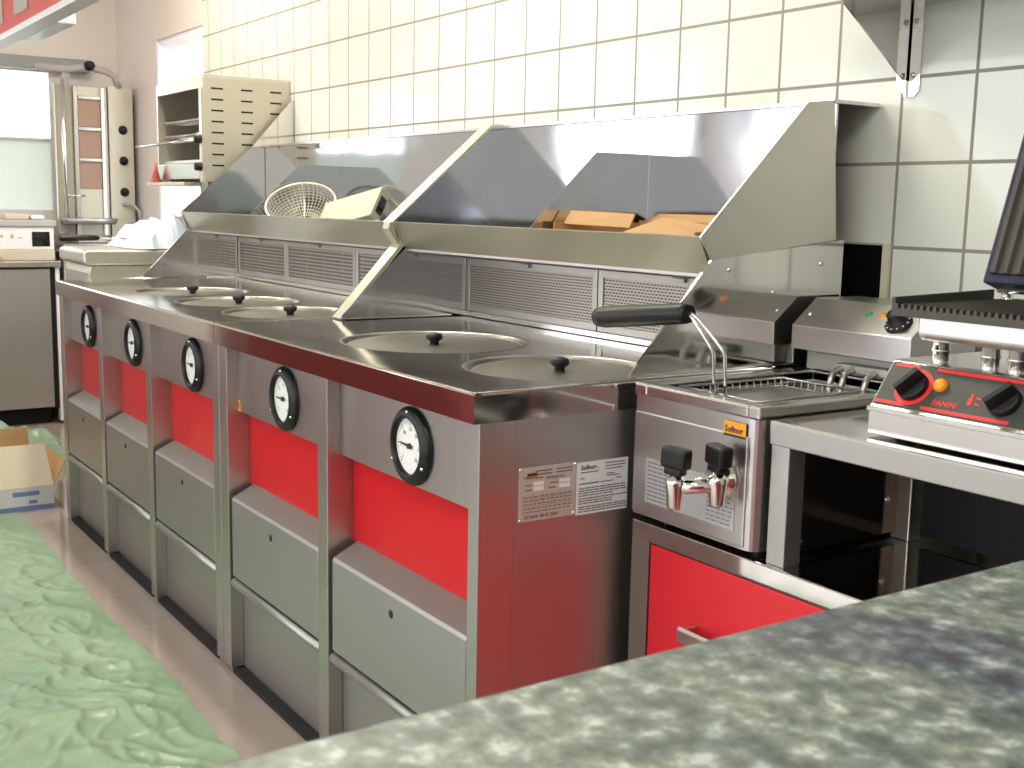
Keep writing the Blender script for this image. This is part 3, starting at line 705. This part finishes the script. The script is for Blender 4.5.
# ------------------------------------------------------------------ steel stand with the contact grill
T = thing('steel_stand', (.56, -.35, BZ), 'open stainless stand beside the tap fryer, carrying the contact grill', 'stand')
sx0, sx1, syf, syb = .132, 1.02, -.640, -.295
MB().box(sx0 - .002, sx1, syf - .004, -.06, .884, .906, .002).build('stand_top', 'polish', T)
q = MB().box(sx0, sx1, syf - .005, syf + .02, .868, .9045, .002); q.build('front_rail', 'doorsteel', T)
for x, y in ((sx0, syf), (sx1 - .038, syf), (sx0, syb - .038), (sx1 - .038, syb - .038)):
    MB().box(x, x + .038, y, y + .038, BZ, .884, .002).build('leg', 'brushed_v', T)
MB().box(sx0 + .004, sx0 + .010, syf + .038, syb - .038, BZ + .012, .884).build('side_panel', 'brownreflect', T)
MB().box(sx0 + .05, sx1 - .05, syb - .022, syb - .014, BZ + .012, .884).build('back_panel', 'blackmatte', T)
for y, z in ((-.575, .70), (-.36, .745)): MB().lathe([(0, .004), (.004, .003), (.0055, 0)], (sx0 + .010, y, z), (1, 0, 0), 12).build('rivet', 'chrome', T)

G = thing('contact_grill', (.52, -.4, .906), 'contact grill with ridged black plates and red-edged control panel', 'grill')
ax0, ax1 = .286, .780
for x in (ax0 + .03, ax1 - .03):
    for y in (-.55, -.22): MB().cyl((x, y, .906), (0, 0, 1), .015, .004, 16).build('foot', 'black', G)
q = MB().prism([(-.602, .9095), (-.602, .950), (-.598, .954), (-.552, 1.016), (-.540, 1.018), (-.20, 1.018), (-.20, .9095)], 'x', ax0, ax1); q.build('body', 'bright', G, bev=.0015)
MB().box(ax0 - .001, ax1 + .001, -.606, -.600, .944, .951, .001).build('front_trim', 'brushed', G)
# control panel on the sloping face
vs = Vector((0, .046, .062)); vn = Vector((0, -.062, .046)).normalized(); vu = vs.normalized(); Lp = vs.length
p0 = Vector((ax0, -.598, .954)) + vn * .0006
def slope(u, v, lift=0): return p0 + Vector((u, 0, 0)) + vu * v + vn * lift
W_ = ax1 - ax0
q = MB().plate([slope(.004, .002, .001), slope(W_ - .004, .002, .001), slope(W_ - .004, Lp - .002, .001), slope(.004, Lp - .002, .001)], .001); q.build('control_panel', 'anthracite', G)
q = MB(); oo = slope(0, 0, .001)
q.rects([(.006, .0035, .050, .0055), (.085, .0035, .14, .0055), (.275, .0035, .20, .0055), (.010, Lp - .0095, .042, .0055), (.082, Lp - .0095, .155, .0055), (.275, Lp - .0095, .2, .0055)], oo, (1, 0, 0), vu, .0005)
q.text('PANINI', .0125, slope(.100, .014, .001), (1, 0, 0), vu, .0006, 1.0, .0003)
q.rects([(.152, .023, .007, .011), (.1535, .032, .004, .009), (.162, .034, .010, .003), (.164, .0245, .008, .003)], oo, (1, 0, 0), vu, .0005)
q.lathe([(.023, .0003), (.0305, .0003)], slope(.058, .037, .001), vn, 36)
q.build('panel_print', 'redprint', G)
def grill_knob(u, v, tw):
    c = slope(u, v, .001)
    k = MB().lathe([(.0235, 0), (.0235, .007), (.0215, .010), (0, .010)], c, vn, 32)
    t = Vector((1, 0, 0)) * math.cos(tw) + vu * math.sin(tw); s_ = vn.cross(t)
    P_ = lambda a, b, h: c + t * a + s_ * b + vn * h
    A = [k.bm.verts.new(P_(a, b, .009)) for a, b in ((-.0225, -.0075), (.0225, -.0075), (.0225, .0075), (-.0225, .0075))]
    Bv = [k.bm.verts.new(P_(a, b, .027)) for a, b in ((-.021, -.0045), (.021, -.0045), (.021, .0045), (-.021, .0045))]
    k.bm.faces.new(Bv)
    for i in range(4): k.bm.faces.new([A[i], A[(i + 1) % 4], Bv[(i + 1) % 4], Bv[i]])
    return k.build('control_knob', 'black', G, bev=.0012)
grill_knob(.058, .037, 1.0); grill_knob(.206, .037, .9)
MB().lathe([(.0105, 0), (.0105, .003), (.0085, .007), (.004, .009), (0, .0095)], slope(.100, .046, .001), vn, 24).build('indicator_lamp', 'lampamber', G)
# posts, plate and lid
for x, y in ((.329, -.50), (.329, -.28), (ax1 - .06, -.50), (ax1 - .06, -.28), (.413, -.50), (.456, -.50)):
    MB().lathe([(.0125, 0), (.0125, .014), (.0145, .015), (.0145, .018), (.0125, .019), (.0125, .038)], (x, y, 1.017), (0, 0, 1), 20).build('post', 'chrome', G)
q = MB().prism([(-.556, 1.052), (-.562, 1.060), (-.562, 1.088), (-.25, 1.088), (-.25, 1.060), (-.256, 1.052)], 'x', ax0 + .046, ax1 - .004); q.build('lower_plate_tray', 'side', G, bev=.003)
q = MB(); n = 44
px0 = ax0 + .010; pw = ax1 - px0
prof = [(px0, 1.096)]
for k in range(n):
    a = px0 + pw * k / n; d = pw / n; prof += [(a + d * .15, 1.103), (a + d * .5, 1.103), (a + d * .65, 1.096), (a + d, 1.096)]
prof += [(ax1, 1.085), (px0, 1.085)]
q.prism(prof, 'y', -.572, -.285); q.build('ridged_lower_plate', 'castiron', G)
q = MB().prism([(-.570, 1.087), (-.570, 1.112), (-.330, 1.118), (-.330, 1.087)], 'x', ax0 + .004, ax0 + .010); q.build('plate_guard', 'castiron', G)
q = MB(); prof = [(ax0, 0)]; n = 22
lm = Matrix.Translation((0, -.345, 1.128)) @ Matrix.Rotation(math.radians(-76), 4, 'X')
q.box(ax0, ax1, .0, .30, -.02, .022, .004); bmesh.ops.transform(q.bm, matrix=Matrix.Translation((0, -.330, 1.122)) @ Matrix.Rotation(math.radians(72), 4, 'X'), verts=q.bm.verts[:])
ld = q.build('grill_lid', 'blueblack', G)
q = MB(); prof = [(ax0 + .012, .0)]
for k in range(n):
    d = (W_ - .024) / n; a = ax0 + .012 + d * k; prof += [(a + d * .2, .006), (a + d * .55, .006), (a + d * .75, 0), (a + d, 0)]
prof += [(ax1 - .012, -.006), (ax0 + .012, -.006)]
A = [q.bm.verts.new((u, .015, v + .026)) for u, v in prof]; Bv = [q.bm.verts.new((u, .285, v + .026)) for u, v in prof]
q.bm.faces.new(A[::-1]); q.bm.faces.new(Bv)
for i in range(len(prof)): q.bm.faces.new([A[i], A[(i + 1) % len(prof)], Bv[(i + 1) % len(prof)], Bv[i]])
bmesh.ops.transform(q.bm, matrix=Matrix.Translation((0, -.330, 1.122)) @ Matrix.Rotation(math.radians(72), 4, 'X'), verts=q.bm.verts[:])
q.build('ridged_upper_plate', 'castiron', ld, recalc=True)
MB().tube([(ax0 + .02, -.31, 1.085), (ax0 + .02, -.31, 1.118)], .009, 12).tube([(ax0 + .01, -.318, 1.120), (ax1 - .01, -.318, 1.120)], .008, 12).build('hinge', 'chrome', G)

# ------------------------------------------------------------------ on the tiled wall, right
SH = thing('wall_shelf', (.4, -.1, 1.465), 'stainless wall shelf on a triangular bracket above the tap fryer', 'shelf')
MB().box(-.19, 1.1, -.225, -.002, 1.640, 1.660, .002).build('shelf_board', 'bright', SH)
for x in (-.158, 1.0):
    MB().prism([(-.205, 1.640), (-.205, 1.628), (-.018, 1.498), (-.004, 1.498), (-.004, 1.640)], 'x', x - .0015, x + .0015).build('bracket', 'mirror', SH)
    q = MB().prism([(x - .026, 1.640), (x + .030, 1.640), (x + .030, 1.478), (x + .018, 1.466), (x + .001, 1.466), (x - .001, 1.466), (x - .026, 1.492)], 'y', -.004, -.001)
    q.box(x - .0015, x + .0015, -.009, -.003, 1.466, 1.640)
    fl = q.build('wall_flange', 'chrome', SH)
    for dx in (-.012, .014):
        for z in (1.508, 1.612): MB().lathe([(0, .004), (.004, .0035), (.006, 0)], (x + dx, -.004, z), (0, -1, 0), 12).build('screw', 'darkwire', fl)
P = thing('glass_panel', (-.24, 0, .95), 'black glossy panel with cream edge strip in the tiles behind the fryer head', 'panel')
MB().box(-.32, -.186, -.006, -.001, .93, 1.168).build('black_pane', 'blackgloss', P)
MB().box(-.186, -.170, -.010, -.001, .93, 1.172).build('edge_strip', 'cream', P)
MB().box(-.32, -.186, -.008, -.001, 1.168, 1.172).build('top_strip', 'greyprint', P)

# ------------------------------------------------------------------ granite counter in front
GC = thing('granite_counter', (1.6, -1.9, 0), 'grey speckled granite counter in front, blurred', 'counter')
q = MB().box(.966, 2.35, -3.1, -1.0, .958, 1.0, .006, 3); q.build('worktop', 'granite', GC)
MB().box(1.02, 2.3, -3.05, -1.05, 0, .958).build('counter_body', 'counterred', GC)

# ------------------------------------------------------------------ left background
# salamander-like slotted oven on the wall
O = thing('wall_oven', (-3.56, -.19, 1.30), 'pale slotted steel wall oven behind the far hood', 'oven')
ox0, ox1, oyf, oz0, oz1 = -3.88, -3.27, -.372, 1.305, 1.728
t = .012
MB().box(ox0, ox1, oyf, -.003, oz1 - t, oz1).build('top_panel', 'matte', O)
MB().box(ox0, ox0 + t, oyf, -.003, oz0, oz1 - t).build('side_panel', 'matte', O)
M['oven'] = simple('pale_steel', (.60, .57, .47), .4, .6)
sp = MB().box(ox1 - t, ox1, oyf, -.003, oz0, oz1 - t).build('side_panel', 'oven', O)
for i, y in enumerate((-.315, -.19, -.065)):
    for j in range(8): MB().box(ox1 - .0005, ox1 + .0008, y - .025, y + .025, oz1 - .052 - .0435 * j - .004, oz1 - .052 - .0435 * j + .003).build('vent_slot', 'blackmatte', sp)
MB().box(ox0 + t, ox1 - t, -.02, -.003, oz0, oz1 - t).build('back_panel', 'dull', O)
MB().box(ox0 + t, ox1 - t, oyf + .03, -.02, oz0 + .08, oz0 + .092).build('rack_floor', 'matte', O)
MB().box(ox0 + t, ox1 - t, oyf, oyf + .012, oz1 - .05, oz1 - t).build('front_rail', 'oven', O)
MB().box(ox1 - .045, ox1 - t, oyf - .004, oyf + .02, oz0, oz1 - .05).build('front_stile', 'oven', O)
q = MB()
for z in (1.56, 1.50):
    q.tube([(ox0 + .02, oyf + .03, z), (ox1 - .03, oyf + .03, z)], .006, 8)
    for k in range(14): q.tube([(ox0 + .04 + .04 * k, oyf + .03, z), (ox0 + .04 + .04 * k, -.03, z)], .003, 6)
q.build('rack', 'darkwire', O)
MB().tube([(ox1 - .03, oyf - .01, 1.470), (ox1 - .06, oyf - .05, 1.468), (ox0 + .02, oyf - .075, 1.458), (ox0 - .06, oyf - .075, 1.458)], .007, 8).build('handle_bar', 'chrome', O)
for z in (1.475, 1.365):
    MB().lathe([(0, .028), (.016, .026), (.018, 0)], (ox1 - .028, oyf - .004, z), (0, -1, 0), 16).build('knob', 'black', O)
MB().box(ox0 + t, ox1 - .05, oyf - .006, oyf, oz0 + .012, oz0 + .075, .002).build('drip_drawer', 'bright', O)
MB().box(ox0 - .02, ox1 - .11, oyf - .05, oyf + .18, oz0 - .016, oz0 - .002, .002).build('drip_tray', 'oven', O)
MB().box(ox1 - .12, ox1 - .02, oyf + .02, -.003, oz0 - .05, oz0 - .001).build('support_bracket', 'dull', O)
c_ = tag(MB().lathe([(.024, 0), (.022, .010), (.010, .05), (.004, .085), (0, .088)], (ox0 + .06, oyf - .03, oz0 - .002), (0, 0, 1), 20).build('sauce_cone', 'tubered'), 'small red conical cap standing on the oven drip tray', 'cap')

# doner grill in the corner
D = thing('kebab_grill', (-5.55, -.28, .98), 'tall vertical kebab grill with three black knobs in the far corner', 'grill')
dx = -5.46; DY = .020
MB().box(dx - .22, dx - .05, -.36, -.055, .976, 1.845, .004).build('burner_column', 'matte', D)
MB().box(dx - .045, dx + .012, -.186, -.050, .985, 1.850, .003).build('knob_panel', 'oven', D)
for z in (1.612, 1.440, 1.265):
    MB().lathe([(0, .03), (.017, .028), (.022, .008), (.026, 0)], (dx + .012, -.108, z), (1, 0, 0), 20).build('knob', 'black', D)
for k in range(3):
    z0 = 1.30 + .17 * k - .02
    fr = MB().box(dx + .0005, dx + .006, -.350, -.229, z0, z0 + .149, .002).build('burner', 'glow', D)
    MB().box(dx + .0005, dx + .018, -.350, -.229, z0 + .150, z0 + .168, .002).build('burner_bar', 'bright', D)
MB().box(dx - .045, dx, -.375, -.19, 1.02, 1.84, .003).build('burner_frame', 'oven', D)
MB().box(dx, dx + .016, -.228, -.205, 1.02, 1.84, .003).build('upright', 'bright', D)
MB().box(dx, dx + .016, -.375, -.352, 1.02, 1.84, .003).build('upright', 'bright', D)
MB().prism([(dx - .02, -.375), (dx + .10, -.500), (dx + .108, -.493), (dx - .01, -.366)], 'z', 1.03, 1.838).build('side_wing', 'oven', D)
MB().lathe([(0, 0), (.15, 0), (.165, .03), (.155, .034), (.14, .01), (0, .008)], (dx + .06, -.33, 1.085), (0, 0, 1), 36).build('drip_pan', 'dull', D)
MB().tube([(dx + .14, -.46, 1.09), (dx + .14, -.46, 1.86)], .011, 10).build('spit', 'chrome', D)
MB().tube([(dx + .14, -.46, 1.24), (dx + .14, -.36, 1.24)], .006, 8).build('spit_disc_arm', 'chrome', D)
MB().box(dx - .04, dx + .0, -.415, -.385, 1.84, 1.965).build('arm_post', 'lintel', D)
MB().tube([(dx, -.56, 1.93), (dx, -.40, 1.925), (dx, -.30, 1.945), (dx, -.19, 1.93), (dx, -.145, 1.905), (dx, -.12, 1.84)], .019, 12).build('spit_arm', 'hose', D)
MB().lathe([(0, .05), (.024, .045), (.028, 0)], (dx + .01, -.285, 1.95), (1, 0, 0), 16).build('arm_knob', 'black', D)
MB().tube([(dx + .02, -.12, 1.195), (dx + .05, -.075, 1.195), (dx + .06, -.045, 1.16), (dx + .06, -.035, 1.05), (dx + .05, -.04, .965)], .009, 8).build('gas_hose', 'hose', D)
MB().box(dx - .2, dx + .14, -.485, -.03, .941, .975, .003).build('grill_base', 'bright', D)
D.location.y += .024
W = thing('work_table', (-5.5, -.3, 0), 'stainless work table under the kebab grill', 'table')
MB().box(-5.82, -5.20, -.488, -.03, .90, .94, .003).build('table_top', 'bright', W)
MB().box(-5.80, -5.22, -.485, -.05, .10, .90).build('table_cabinet', 'matte', W)
for x in (-5.77, -5.26):
    for y in (-.45, -.08): MB().cyl((x, y, 0), (0, 0, 1), .02, .101, 12).build('foot', 'black', W)

# undercounter fridge with the warming unit
R_ = thing('undercounter_fridge', (-5.5, -1.0, 0), 'stainless undercounter fridge at the far left', 'fridge')
rx, ry1 = -5.20, -.535
MB().box(-5.82, rx - .03, -1.75, ry1 + .0, .09, .86).build('fridge_body', 'blackmatte', R_)
MB().box(rx - .03, rx, -1.15, ry1 - .028, .10, .85, .003).build('fridge_door', 'side', R_)
MB().box(rx - .03, rx, -1.75, -1.155, .10, .85, .003).build('fridge_door', 'side', R_)
MB().box(rx - .03, rx - .008, ry1 - .026, ry1 - .001, .09, .86).build('door_gasket', 'black', R_)
MB().box(rx - .06, rx, ry1 + .0005, ry1 + .022, .02, .86, .002).build('corner_post', 'white', R_)
MB().box(-5.83, rx + .03, -1.78, ry1 + .024, .86, .892, .004).build('fridge_top', 'bright', R_)
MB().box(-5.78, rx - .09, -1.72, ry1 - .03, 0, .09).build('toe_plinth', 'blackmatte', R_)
U = thing('warming_unit', (-5.45, -.9, .892), 'white counter appliance with black square window on the fridge', 'appliance')
ux, uy = -5.22, -.530
MB().box(-5.70, ux, -1.45, uy, .950, 1.072, .006).build('casing', 'white', U)
MB().box(-5.69, ux + .002, -1.44, uy + .002, .893, .950, .003).build('base', 'cardpale', U)
MB().box(-5.72, ux + .012, -1.47, uy + .012, 1.072, 1.108, .006).build('lid', 'hose', U)
MB().box(ux, ux + .002, uy - .112, uy - .022, .968, 1.046).build('black_window', 'blackgloss', U)
MB().rects([(.03, .05, .016, .022), (-.02, .055, .014, .014), (.07, .05, .02, .006)], (ux, uy - .25, .960), (0, 1, 0), (0, 0, 1)).build('symbol_print', 'greyprint', U)
tag(MB().box(-5.42, -5.26, -.76, -.645, 1.109, 1.138, .006).build('food_tray', 'cardpale'), 'beige tray on top of the white counter appliance', 'tray')
tag(MB().box(-5.38, -5.26, -.635, -.565, 1.109, 1.132, .008).build('butter_dish', 'plasticw'), 'pale blue small dish on top of the white counter appliance', 'dish')
tag(MB().box(-5.215, -5.18, -.96, -.80, .893, .915, .004).build('wooden_board', 'card'), 'small orange brown board on the fridge top edge', 'board')

# second fryer behind the far end
E2 = thing('counter_fryer', (-3.6, -.5, .80), 'small counter fryer beyond the far end of the range', 'fryer')
q = MB(); q.prism([(-.790, .845), (-.790, .930), (-.780, .960), (-.30, .960), (-.30, .845)], 'x', -3.86, -3.47); q.build('fryer_body', 'matte', E2, bev=.004)
q = MB().prism([(-.800, .962), (-.812, .972), (-.812, 1.014), (-.800, 1.024), (-.27, 1.024), (-.27, .962)], 'x', -3.87, -3.455); q.build('fryer_lid', 'matte', E2, bev=.008)
q = MB().tube([(-3.60, -.50, 1.0265), (-3.60, -.53, 1.05), (-3.60, -.60, 1.064), (-3.60, -.72, 1.067)], .005, 8); q.build('basket_wire', 'chrome', E2)
MB().tube([(-3.60, -.715, 1.067), (-3.60, -.74, 1.068), (-3.60, -.86, 1.066), (-3.60, -.87, 1.066)], [.010, .012, .012, .009], 12).build('basket_grip', 'black', E2)
MB().tube([(-3.47, -.66, .90), (-3.43, -.62, .905), (-3.43, -.45, .905), (-3.47, -.42, .90)], .010, 8).build('front_handle', 'bright', E2)
tag(MB().box(-3.86, -3.26, -.79, -.04, 0, .845, .004).build('fryer_stand', 'matte'), 'plain steel cabinet under the small counter fryer', 'cabinet')

def crumple(name, cx, cy, cz, sx, sy, sz, m, seed, n=22):
    q = MB(); rows = []
    for i in range(n + 1):
        row = []
        for j in range(n + 1):
            u, v = i / n - .5, j / n - .5
            e = max(0, 1 - (2 * u) ** 2) * max(0, 1 - (2 * v) ** 2)
            h = e ** .6 * sz * (.35 + 1.1 * abs(noise.noise(Vector((u * 4 + seed, v * 4, seed)))) + .35 * abs(noise.noise(Vector((u * 9, v * 9 + seed, 3)))))
            row.append(q.bm.verts.new((cx + u * sx + .12 * sx * noise.noise(Vector((v * 4, seed, u * 3))), cy + v * sy + .12 * sy * noise.noise(Vector((u * 4, seed + 5, v * 3))), cz + h)))
        rows.append(row)
    for i in range(n):
        for j in range(n):
            q.bm.faces.new([rows[i][j], rows[i + 1][j], rows[i + 1][j + 1], rows[i][j + 1]])
    return q.build(name, m)
tag(crumple('plastic_bag', -3.66, -.40, 1.027, .44, .40, .20, 'plasticw', 3.1), 'crumpled milky plastic bag on the small counter fryer', 'plastic bag')

# cardboard box on the floor
K = thing('delivery_box', (-3.6, -1.13, 0), 'open printed cardboard box on the floor beyond the range', 'cardboard box')
kx0, kx1, ky0, ky1, kh = -3.82, -3.385, -1.50, -.975, .098
q = MB(); q.box(kx0, kx1, ky0, ky0 + .005, .002, kh).box(kx0, kx1, ky1 - .005, ky1, .002, kh).box(kx0, kx0 + .005, ky0 + .005, ky1 - .005, .002, kh).box(kx1 - .005, kx1, ky0 + .005, ky1 - .005, .002, kh).box(kx0, kx1, ky0, ky1, 0, .004)
q.build('box_body', 'cardwhite', K)
MB().plate([(kx1, ky0, kh), (kx1, ky1, kh), (kx1 - .10, ky1 - .01, kh + .150), (kx1 - .10, ky0, kh + .150)], .004).build('box_flap', 'cardpale', K)
MB().plate([(kx0, ky1, kh), (kx1, ky1, kh), (kx1 - .02, ky1 + .05, kh + .09), (kx0, ky1 + .05, kh + .09)], .004).build('box_flap', 'card', K)
MB().plate([(kx0, ky1, kh), (kx0, ky0, kh), (kx0 - .02, ky0, kh + .155), (kx0 - .02, ky1, kh + .155)], .004).build('box_flap', 'card', K)
MB().rects([(.0, .002, .525, .020), (.37, .062, .10, .018), (.43, .03, .03, .014)], (kx1, ky0, 0), (0, 1, 0), (0, 0, 1), .001).build('box_print', 'blueprint', K)

# green plastic film on the floor
q = MB(); rows = []; nx, ny = 300, 130
for i in range(nx + 1):
    row = []
    for j in range(ny + 1):
        x = -3.36 + 3.1 * i / nx; v = j / ny
        y1 = -1.118 + .020 * noise.noise(Vector((x * 3, 1.5, 0))) + .012 * noise.noise(Vector((x * 11, 4.5, 0)))
        y = y1 + (-2.15 - y1) * v
        xx = x + .03 * noise.noise(Vector((y * 4, 2.2, x)))
        p = Vector((xx, y, 0))
        d = Vector((xx * .8 + y * 1.6, xx * -1.2 + y * .5, 0))
        wx, wy = xx + .10 * noise.noise(p * 2.5), y + .10 * noise.noise(p * 2.5 + Vector((7, 3, 1)))
        rg = lambda a, b, k, e: (1 - abs(noise.noise(Vector((a, b, k)))) * 1.4) ** e if abs(noise.noise(Vector((a, b, k)))) < .7 else 0
        h = .011 * rg(wx * 2.0 + wy * 3.4, wy * 1.6 - wx * 5.5, 2, 9) + .008 * rg(wx * 4.5 - wy * 7, wy * 5 + wx * 2.2, 5, 8) + .006 * rg(wx * 13 + wy * 5, wy * 11 - wx * 4, 8, 7) + .004 * noise.noise(p * 3)
        h = max(h, 0)
        row.append(q.bm.verts.new((xx, y, .003 + h * min(1, v * 6 + .15))))
    rows.append(row)
for i in range(nx):
    for j in range(ny):
        f = q.bm.faces.new([rows[i][j], rows[i][j + 1], rows[i + 1][j + 1], rows[i + 1][j]]); f.smooth = True
tag(q.build('plastic_sheet', 'film'), 'crumpled green plastic sheet covering the floor in front of the ranges', 'plastic sheet')
tag(crumple('film_scrap', -4.45, -1.02, .002, .80, .60, .20, 'film', 8.4), 'crumpled green film heap on the floor behind the cardboard box', 'plastic film')

# menu board hanging over the aisle
Bd = thing('menu_board', (-2.6, -1.12, 1.8), 'red hanging menu board with white lower edge, top left', 'sign')
by = -1.10
MB().box(-5.0, -1.9, by, by + .05, 1.822, 2.25, .004).build('board', 'redboard', Bd)
MB().box(-5.0, -1.9, by - .006, by + .056, 1.800, 1.822, .003).build('edge_rail', 'white', Bd)
for k in range(6): MB().rects([(.20 + .42 * k, .03, .22, .34)], (-5.0, by, 1.83), (1, 0, 0), (0, 0, 1), .002).build('board_picture', 'greyprint', Bd)
for k in range(6): MB().rects([(.46 + .42 * k, .22, .12, .10)], (-5.0, by, 1.83), (1, 0, 0), (0, 0, 1), .003).build('board_print', 'yellow', Bd)
q = MB().box(-3.30, -2.75, by + .057, by + .12, 1.80, 1.835, .004); q.build('strip_lamp', 'plasticw', Bd)
for x in (-4.6, -2.3): MB().tube([(x, by + .025, 2.249), (x, by + .025, ZC)], .01, 10).build('hanger_rod', 'chrome', Bd)

# serving counter opposite the ranges (seen only in the polished steel)
V = thing('serving_counter', (-3.2, -2.6, 0), 'dark red serving counter across the aisle, seen only in the steel', 'counter')
MB().box(-5.2, -2.45, -2.75, -2.3, 0, .95).build('counter_body', 'counterred', V)
MB().box(-5.25, -2.40, -2.80, -2.25, .95, .99, .004).build('worktop', 'granite', V)

# ceiling lamps
for i, (x, y) in enumerate(((-3.6, -.75), (-1.5, -.75), (-3.6, -2.6), (-1.2, -3.2), (1.3, -2.4))):  # the last one is an unseen fill lamp, added to brighten the right-hand tiles
    L = thing('ceiling_lamp', (x, y, ZC - .08), ['fluorescent ceiling lamp over the three-bay range', 'fluorescent ceiling lamp over the two-bay range', 'fluorescent ceiling lamp over the serving counter', 'fluorescent ceiling lamp near the shop windows', 'unseen ceiling lamp over the granite counter, added as fill light'][i], 'lamp', 'fluorescent ceiling lamps')
    MB().box(x - .65, x + .65, y - .09, y + .09, ZC - .06, ZC).build('housing', 'white', L)
    MB().box(x - .63, x + .63, y - .075, y + .075, ZC - .075, ZC - .0605, .004).build('diffuser', 'lampwhite', L)
    d = bpy.data.lights.new('lamp_light', 'AREA'); d.shape = 'RECTANGLE'; d.size = 1.25; d.size_y = .15; d.energy = [32, 36, 12, 12, 44][i]; d.color = (1, .98, .80)
    lo = bpy.data.objects.new('lamp_light', d); COL.objects.link(lo); lo.parent = L; lo.location = (0, 0, -.01)

# ------------------------------------------------------------------ daylight
wd = bpy.data.worlds.new('sky'); S.world = wd; wd.use_nodes = True
bg = wd.node_tree.nodes['Background']; bg.inputs[0].default_value = (.93, .97, 1, 1); bg.inputs[1].default_value = 5.5
def portal(loc, rot, sx, sy):
    d = bpy.data.lights.new('window_portal', 'AREA'); d.shape = 'RECTANGLE'; d.size = sx; d.size_y = sy; d.cycles.is_portal = True
    o = bpy.data.objects.new('window_portal', d); COL.objects.link(o); o.location = loc; o.rotation_euler = rot
portal(((WB[0] + WB[1]) / 2, .16, (WB[2] + WB[3]) / 2), (-PI / 2, 0, 0), WB[1] - WB[0], WB[3] - WB[2])
portal((XL - .12, (WM[0] + WM[1]) / 2, (WM[2] + WM[3]) / 2), (0, -PI / 2, 0), WM[3] - WM[2], WM[1] - WM[0])
portal((XL - .12, (WL[0] + WL[1]) / 2, (WL[2] + WL[3]) / 2), (0, -PI / 2, 0), WL[3] - WL[2], WL[1] - WL[0])
for a, b in FW: portal(((a + b) / 2, YF - .15, 1.45), (PI / 2, 0, 0), b - a, 1.8)

# ------------------------------------------------------------------ camera
cd = bpy.data.cameras.new('camera'); cam = bpy.data.objects.new('camera', cd); COL.objects.link(cam); S.camera = cam
Rt = Vector((0.55413538, 0.83219195, 0.0197618)); Dn = Vector((0.13609321, -0.06714935, -0.98841773)); Fw = Vector((-0.82122629, 0.55040668, -0.1504655))
m = Matrix((Rt, -Dn, -Fw)).transposed().to_4x4(); m.translation = (1.42294721, -2.00462386, 1.23487492)
cam.matrix_world = m
cd.sensor_width = 36; cd.lens = 36 * 1173.736 / 1024; cd.clip_start = .02
cd.dof.use_dof = True; cd.dof.focus_distance = 2.3; cd.dof.aperture_fstop = 18
S.view_settings.view_transform = 'Standard'; S.view_settings.look = 'None'; S.view_settings.gamma = 1; S.view_settings.use_curve_mapping = False
S.view_settings.exposure = 0.0
S.cycles.use_denoising = True
S.cycles.max_bounces = 10; S.cycles.glossy_bounces = 6; S.cycles.diffuse_bounces = 4; S.cycles.transparent_max_bounces = 12
S.cycles.sample_clamp_indirect = 8; S.cycles.caustics_reflective = False; S.cycles.caustics_refractive = False
